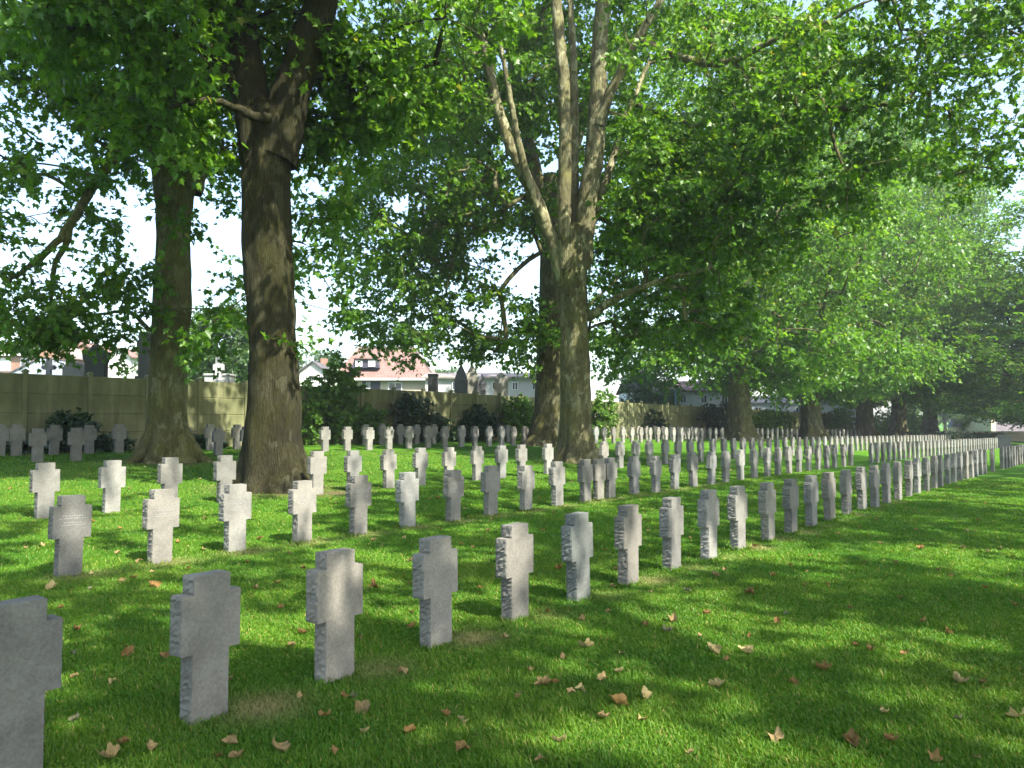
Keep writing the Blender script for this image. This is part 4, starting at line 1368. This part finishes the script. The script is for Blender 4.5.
def hall(label, px0, px1, Z, top, eave, roofm, wallm, wins=4, name='white_hall'):
    pc = (px0 + px1) / 2
    root, g, k = facing(name, label, 'hall', pc, Z)
    zz = lambda py: zl(py, Z, g)
    X = lambda px: (px - pc) * k
    m = MB(); m.box(X(px0), X(px1), 0, 9, -1, zz(eave)); m.build('wall', wallm, root)
    m = MB(); gable_roof(m, X(px0), X(px1), 0, 9, zz(eave), zz(top)); m.build('roof', roofm, root)
    for i in range(wins):
        c = px0 + (px1 - px0) * (i + .5) / wins
        window(root, X(c - 3), X(c + 3), zz(eave + 12), zz(eave + 4), -.03, bars=1)
    return root


hall('long low white hall with pale roof behind the pointed tombstones', 425, 545, 62, 371, 378, ROOF_PALE, mat_plain('grey_plaster', (.36, .36, .36), .9, .12, 1.2), 6)
hall('white building with pinkish roof beyond the grey part of the wall', 632, 735, 75, 380, 391, ROOF_RED, PLASTER, 5)
hall('pale low building glimpsed between the far trunks above the shrubs', 748, 870, 105, 396, 403, ROOF_PALE, PLASTER, 6)


def far_house():
    Z = 112.0
    root, g, k = facing('grey_roofed_house', 'low house with broad grey roof and cream end wall beyond the last crosses', 'house', 1010, Z)
    X = lambda px: (px - 1010) * k
    zz = lambda py: zl(py, Z, g)
    m = MB(); m.box(X(994), X(1075), 0, 8, -.5, zz(433)); m.build('wall', CREAM, root)
    m = MB(); gable_roof(m, X(994), X(1075), 0, 8, zz(433), zz(416.5)); r = m.build('roof', ROOF_GREY, root)
    m = MB(); m.box(X(988.5), X(993), -.6, 6, -.5, zz(415)); m.build('end_wall', CREAM, root)
    for a in (1002, 1030, 1055): window(root, X(a - 3), X(a + 3), zz(440), zz(434.5), -.03)


far_house()


def white_shed(label, px, Z, hw, top, eave):
    root, g, k = facing('white_shed', label, 'shed', px, Z)
    zz = lambda py: zl(py, Z, g)
    m = MB(); m.prism([(-hw * k, -.3), (hw * k, -.3), (hw * k, zz(top)), (-hw * k, zz(eave))], 0, 3); m.build('wall', WHITE_P, root)
    m = MB(); v = [(-hw * k * 1.05, -.1, zz(eave) + .01), (hw * k * 1.05, -.1, zz(top) + .01), (hw * k * 1.05, 3.1, zz(top) + .01), (-hw * k * 1.05, 3.1, zz(eave) + .01)]
    v += [(a, b, c + .1) for a, b, c in v]
    m.add(v, [(0, 3, 2, 1), (4, 5, 6, 7), (0, 1, 5, 4), (1, 2, 6, 5), (2, 3, 7, 6), (3, 0, 4, 7)]); m.build('roof', WHITE_P, root)


def low_wall():
    Z = 92
    root, g, k = facing('low_wall', 'low pale garden wall with coping in front of the grey roofed house', 'wall', 990, Z)
    root['kind'] = 'thing'
    zz = lambda py: zl(py, Z, g)
    m = MB(); m.box(-52 * k, 70 * k, 0, .3, -.3, zz(432.4)); m.build('body', CREAM, root)
    m = MB(); m.box(-53 * k, 71 * k, -.06, .36, zz(432.4) + .003, zz(431.2), .02); m.build('coping', PLASTER, root)


low_wall()


def kiosk():
    Z = 118
    root, g, k = facing('small_pavilion', 'small dark pavilion with pyramid roof behind the low pale wall', 'pavilion', 957, Z)
    zz = lambda py: zl(py, Z, g)
    w = 4.5 * k
    m = MB(); m.box(-w, w, 0, 2 * w, -.3, zz(427)); m.build('wall', CREAM, root)
    m = MB(); o = w * 1.25
    m.add([(-o, w - o, zz(427)), (o, w - o, zz(427)), (o, w + o, zz(427)), (-o, w + o, zz(427)), (0, w, zz(417))], [(3, 2, 1, 0), (0, 1, 4), (1, 2, 4), (2, 3, 4), (3, 0, 4)]); m.build('roof', DARK_P, root)


kiosk()


def stone_block():
    Y = Y2; x = at_row(1004.5, Y); g = float(zt(x, Y))
    root = thing('stone_block', 'square grey stone block closing the far end of the second row', 'monument', (x, Y, g), .1, None)
    m = MB(); m.box(-.55, .55, -.45, .45, -.1, .85, .03); m.build('body', TOMB, root)
    m = MB(); m.box(-.62, .62, -.52, .52, .852, 1.0, .03); m.build('cap', TOMB, root)
    for c in root.children: c.color = (.6, .6, .58, 1)


stone_block()

# low clipped hedge at the far end
def hedge(label, px0, px1, Z, top):
    pc = (px0 + px1) / 2
    p = P(pc, HOR, Z); g = float(zt(p[0], p[1])); k = Z / F_PX
    root = thing('clipped_hedge', label, 'hedge', (p[0], p[1], g), ROTV, 'clipped hedges beyond the rows')
    h = zl(top, Z, g); w = (px1 - px0) / 2 * k
    n = 260
    C = np.stack([rng.uniform(-w, w, n), rng.uniform(-.4, .4, n), rng.uniform(.1, max(.3, h), n)], 1)
    V, L, S, T = cluster_leaves(C, 20, .3, .14, 'far')
    raw_mesh('foliage', V, L, S, LEAF_DARK, root, {'tint': ('FACE', T)})
    m = MB()
    for i in range(7): m.tube([(-w + 2 * w * (i + .5) / 7, 0, -.1), (-w + 2 * w * (i + .5) / 7, .05, h * .8)], [.03, .015], 5)
    m.build('stem', BARK, root)


hedge('low dark clipped hedge behind the far stretch of the crosses', 900, 962, 84, 432)
hedge('shorter low dark hedge closest to the stone block', 966, 1002, 84, 433)

# blue post seen above the grey wall
def blue_post():
    root, g, k = facing('blue_post', 'thin blue post standing above the grey part of the wall', 'post', 676, 56)
    m = MB(); m.tube([(0, 0, -.2), (0, 0, zl(378, 56, g))], [.05, .045], 10); m.build('shaft', STEEL, root)
    m = MB(); m.tube([(0, 0, zl(378, 56, g)), (0, 0, zl(377, 56, g))], [.08, .05], 10); m.build('cap', STEEL, root)


blue_post()

# ------------------------------------------------------------------ fallen leaves
def fallen_mesh(seed):
    r = np.random.default_rng(seed)
    n, rings = 44, 6
    th = np.linspace(0, 2 * np.pi, n, endpoint=False)
    lobe = .36 + .17 * np.abs(np.cos(2.5 * th + .0)) ** 1.6 + .05 * np.abs(np.cos(7.5 * th)) + r.normal(0, .012, n)
    lobe *= 1 - .35 * np.exp(-((th - np.pi) / .35) ** 2)
    V = [(0, 0)]
    for k in range(1, rings + 1):
        for t, l in zip(th, lobe): V.append((l * k / rings * math.cos(t), l * k / rings * math.sin(t) * r.uniform(.98, 1.02)))
    V = np.array(V)
    rad = np.hypot(V[:, 0], V[:, 1])
    ph = r.uniform(0, 3.14)
    u = V[:, 0] * math.cos(ph) + V[:, 1] * math.sin(ph); w = -V[:, 0] * math.sin(ph) + V[:, 1] * math.cos(ph)
    kap = r.uniform(1.6, 4.2)                       # rolled about the w axis
    uu = np.sin(kap * u) / kap; zz = (1 - np.cos(kap * u)) / kap
    zz += r.uniform(.3, 1.2) * w * w * np.sign(r.normal() + .6)
    ang = np.arctan2(V[:, 1], V[:, 0])
    zz += rad * (.16 * np.sin(3 * ang + seed) + .10 * np.sin(5 * ang + 2 * seed)) + .05 * np.abs(np.sin(2.5 * ang)) * (rad > .05)
    zz += np.array([.05 * mnoise.noise((a * 7 + seed, b * 7, 0)) for a, b in V])
    x = uu * math.cos(ph) - w * .92 * math.sin(ph); y = uu * math.sin(ph) + w * .92 * math.cos(ph)
    zz -= np.percentile(zz, 12)
    V3 = np.column_stack([x, y, zz]) * 1.15
    f = [(0, 1 + i, 1 + (i + 1) % n) for i in range(n)]
    for k in range(rings - 1):
        o = 1 + k * n
        f += [(o + i, o + n + i, o + n + (i + 1) % n, o + (i + 1) % n) for i in range(n)]
    mb = MB(); mb.add(V3, f)
    e = V3[1 + (rings - 1) * n + n // 2]
    mb.tube([V3[0] + [0, 0, .005], V3[1 + 2 * n + n // 2] + [0, 0, .006], e, e * 1.5 + [0, 0, .05], e * 1.95 + [0, .08, .04]], [.008, .012, .013, .012, .010], 5)
    return mb


FALLEN = []
for k in range(8):
    o = fallen_mesh(40 + k).build('fallen_leaf', DRY, smooth=True); FALLEN.append(o.data); bpy.data.objects.remove(o)

LV = '''128,656,O 72,656,g 74,680,t 76,632,o 113,685,y 154,589,O 134,580,o 122,583,t 152,574,y 188,571,o 51,590,Y 247,564,o 277,585,o 303,570,o 92,575,y 25,549,t 93,523,o 42,547,y 117,555,t
139,563,t 178,543,o 204,551,y 289,555,t 281,610,o 303,636,o 291,648,t 165,659,o 229,684,t 61,610,o 90,591,g 75,723,g 151,753,t 111,761,T 220,760,o 236,761,t 277,752,T 333,755,o 123,747,o 231,747,t
363,713,T 446,718,o 462,725,y 365,736,y 325,719,o 344,700,o 354,701,g 519,700,t 530,674,t 543,687,T 555,686,o 581,693,y 571,695,t 604,721,t 618,707,O 645,700,Y 643,723,t 562,660,t 585,649,Y 608,614,t
583,622,t 646,628,o 622,656,y 618,675,y 602,682,t 374,589,O 410,585,o 410,563,t 404,576,o 461,546,o 473,549,o 492,555,o 404,540,y 383,546,y 374,542,t 560,570,O 528,517,t 553,514,o 605,552,o 648,532,y
616,571,o 613,589,t 548,614,o 412,615,o 411,630,o 402,675,t 492,520,t 488,532,t 715,577,T 749,595,O 673,623,T 668,634,G 700,639,t 749,639,o 714,654,Y 747,655,Y 727,663,o 717,689,Y 824,672,O 855,648,o
870,652,o 903,657,o 959,685,Y 982,685,o 1018,720,Y 885,716,y 853,745,O 775,741,T 959,722,g 934,762,o 976,762,t 948,635,o 924,624,o 1014,607,o 920,550,O 819,538,o 810,557,o 791,567,o 774,577,o 807,574,y
828,587,o 805,587,o 725,571,t 777,624,o 786,616,g 650,594,t 687,593,g 707,616,o 645,627,o 978,522,o 967,532,y 916,531,o 939,572,o 950,577,o 1012,558,o 963,549,t 895,565,t 863,565,o 907,510,o 965,503,t
794,686,o 892,744,o 540,764,t 462,752,o 690,757,t 560,745,y 410,735,o 300,700,t 255,590,t 345,605,o 360,640,t 505,640,t 480,590,o 690,540,t 755,548,o 860,528,o 880,545,t 985,590,o 850,610,o 900,600,t
20,520,o 60,540,t 120,530,o 205,520,t 260,540,o 320,540,t 10,490,o 30,475,y 90,470,o 130,490,t 200,480,y 330,500,o 430,500,o 465,510,y 540,500,t 620,510,y 640,500,o'''.split()
LCOL = {'o': (.21, .125, .040), 't': (.27, .195, .085), 'y': (.40, .32, .14), 'g': (.16, .16, .09)}
LNAME = {'o': 'orange brown', 't': 'tan', 'y': 'pale yellow', 'g': 'grey green'}
FOUND = {}
leaves = []
for k, s in enumerate(LV):
    px, py, c = s.split(','); px, py = float(px), float(py)
    p = ground_at(px, py)
    leaves.append((p, c))
for k in range(60):                            # thinner scatter further back
    d = rng.uniform(11, 30); a = YAW + rng.uniform(-.55, .5)
    leaves.append((np.array([d * math.cos(a), d * math.sin(a), 0]), random.choice('ootty')))
R1X = [at_row(px, Y1) for px in R1[:32]]; R2X = [at_row(px, Y2) for px in R2[:31]]
LG = 'fallen leaves scattered on the lawn'
allc = [(R1X[i], Y1, f'{ORD[i]} front row cross') for i in range(32)] + [(R2X[i], Y2, f'{ORD[i]} second row cross') for i in range(31)]
for k, (p, c) in enumerate(leaves):
    if p[1] > 23: continue
    o = bpy.data.objects.new('fallen_leaf', FALLEN[random.randrange(8)]); COL.objects.link(o)
    big = c.isupper(); cl = c.lower()
    s = (random.uniform(.09, .118) if big else random.uniform(.042, .074))
    o.location = (p[0], p[1], float(zt(p[0], p[1])) + .022)
    o.rotation_euler = (random.gauss(0, .3), random.gauss(0, .3), random.uniform(0, 6.28)); o.scale = (s, s, s)
    v = random.uniform(.8, 1.2); o.color = (*[min(1, q * v) for q in LCOL[cl]], 1)
    d, ref = min((math.hypot(p[0] - a, p[1] - b), n) for a, b, n in allc)
    size = 'large' if big else 'small'
    lab = f'{size} curled {LNAME[cl]} leaf on grass, ' + (f'beside the {ref}' if d < .55 else (f'nearest to the {ref}' if d < 3.5 else 'far out on the open lawn'))
    tag(o, lab, 'leaf', LG)

# ------------------------------------------------------------------ thin haze, added to lift the darks like lens glare
def haze():
    mb = MB(); mb.box(-60, 330, -140, 190, -16, 34)
    t = NT('glare_haze')
    v = t.n('ShaderNodeVolumePrincipled')
    v.inputs['Color'].default_value = (.86, .90, .95, 1); v.inputs['Density'].default_value = HAZE; v.inputs['Anisotropy'].default_value = .35
    t.l(v.outputs[0], t.out.inputs['Volume'])
    o = mb.build('haze', t.m)
    tag(o, 'thin haze added to veil far things and hint at lens glare', kind='stuff')


HAZE = .0007
haze()

# ------------------------------------------------------------------ camera, light, world
cam = bpy.data.cameras.new('camera'); co = bpy.data.objects.new('camera', cam); COL.objects.link(co)
cam.sensor_width = 36; cam.lens = 36 * F_PX / 1024; cam.clip_end = 4000; cam.clip_start = .05
co.location = CAM.tolist()
co.rotation_euler = (math.pi / 2 + PITCH, 0, YAW - math.pi / 2)
scene.camera = co

SUN_EL, SUN_AZ = math.radians(49), math.radians(-99)      # azimuth measured from +X towards +Y
sl = bpy.data.lights.new('sun', 'SUN'); sl.energy = 4.7; sl.angle = math.radians(.53); sl.color = (1, .95, .86)
so = bpy.data.objects.new('sun', sl); COL.objects.link(so)
sd = Vector((math.cos(SUN_EL) * math.cos(SUN_AZ), math.cos(SUN_EL) * math.sin(SUN_AZ), math.sin(SUN_EL)))
so.rotation_euler = sd.to_track_quat('Z', 'Y').to_euler()
w = bpy.data.worlds.new('World'); scene.world = w; w.use_nodes = True
nt = w.node_tree; bg = nt.nodes['Background']
sky = nt.nodes.new('ShaderNodeTexSky'); sky.sky_type = 'NISHITA'; sky.sun_disc = False
sky.sun_elevation = SUN_EL; sky.sun_rotation = math.pi / 2 - SUN_AZ; sky.dust_density = 2.0; sky.air_density = 1.0; sky.ozone_density = 1.0
nt.links.new(sky.outputs[0], bg.inputs[0]); bg.inputs[1].default_value = .15

scene.render.engine = 'CYCLES'
cy = scene.cycles
cy.max_bounces = 9; cy.diffuse_bounces = 7; cy.glossy_bounces = 2; cy.transmission_bounces = 4; cy.transparent_max_bounces = 4
cy.use_adaptive_sampling = True; cy.adaptive_threshold = .02
cy.use_denoising = True
try:
    cy.denoiser = 'OPENIMAGEDENOISE'; cy.denoising_input_passes = 'RGB_ALBEDO_NORMAL'
except Exception:
    pass
cy.sample_clamp_indirect = 6
scene.render.use_persistent_data = False
vs = scene.view_settings
vs.view_transform = 'Standard'; vs.look = 'None'; vs.gamma = 1; vs.use_curve_mapping = False; vs.exposure = 1.9
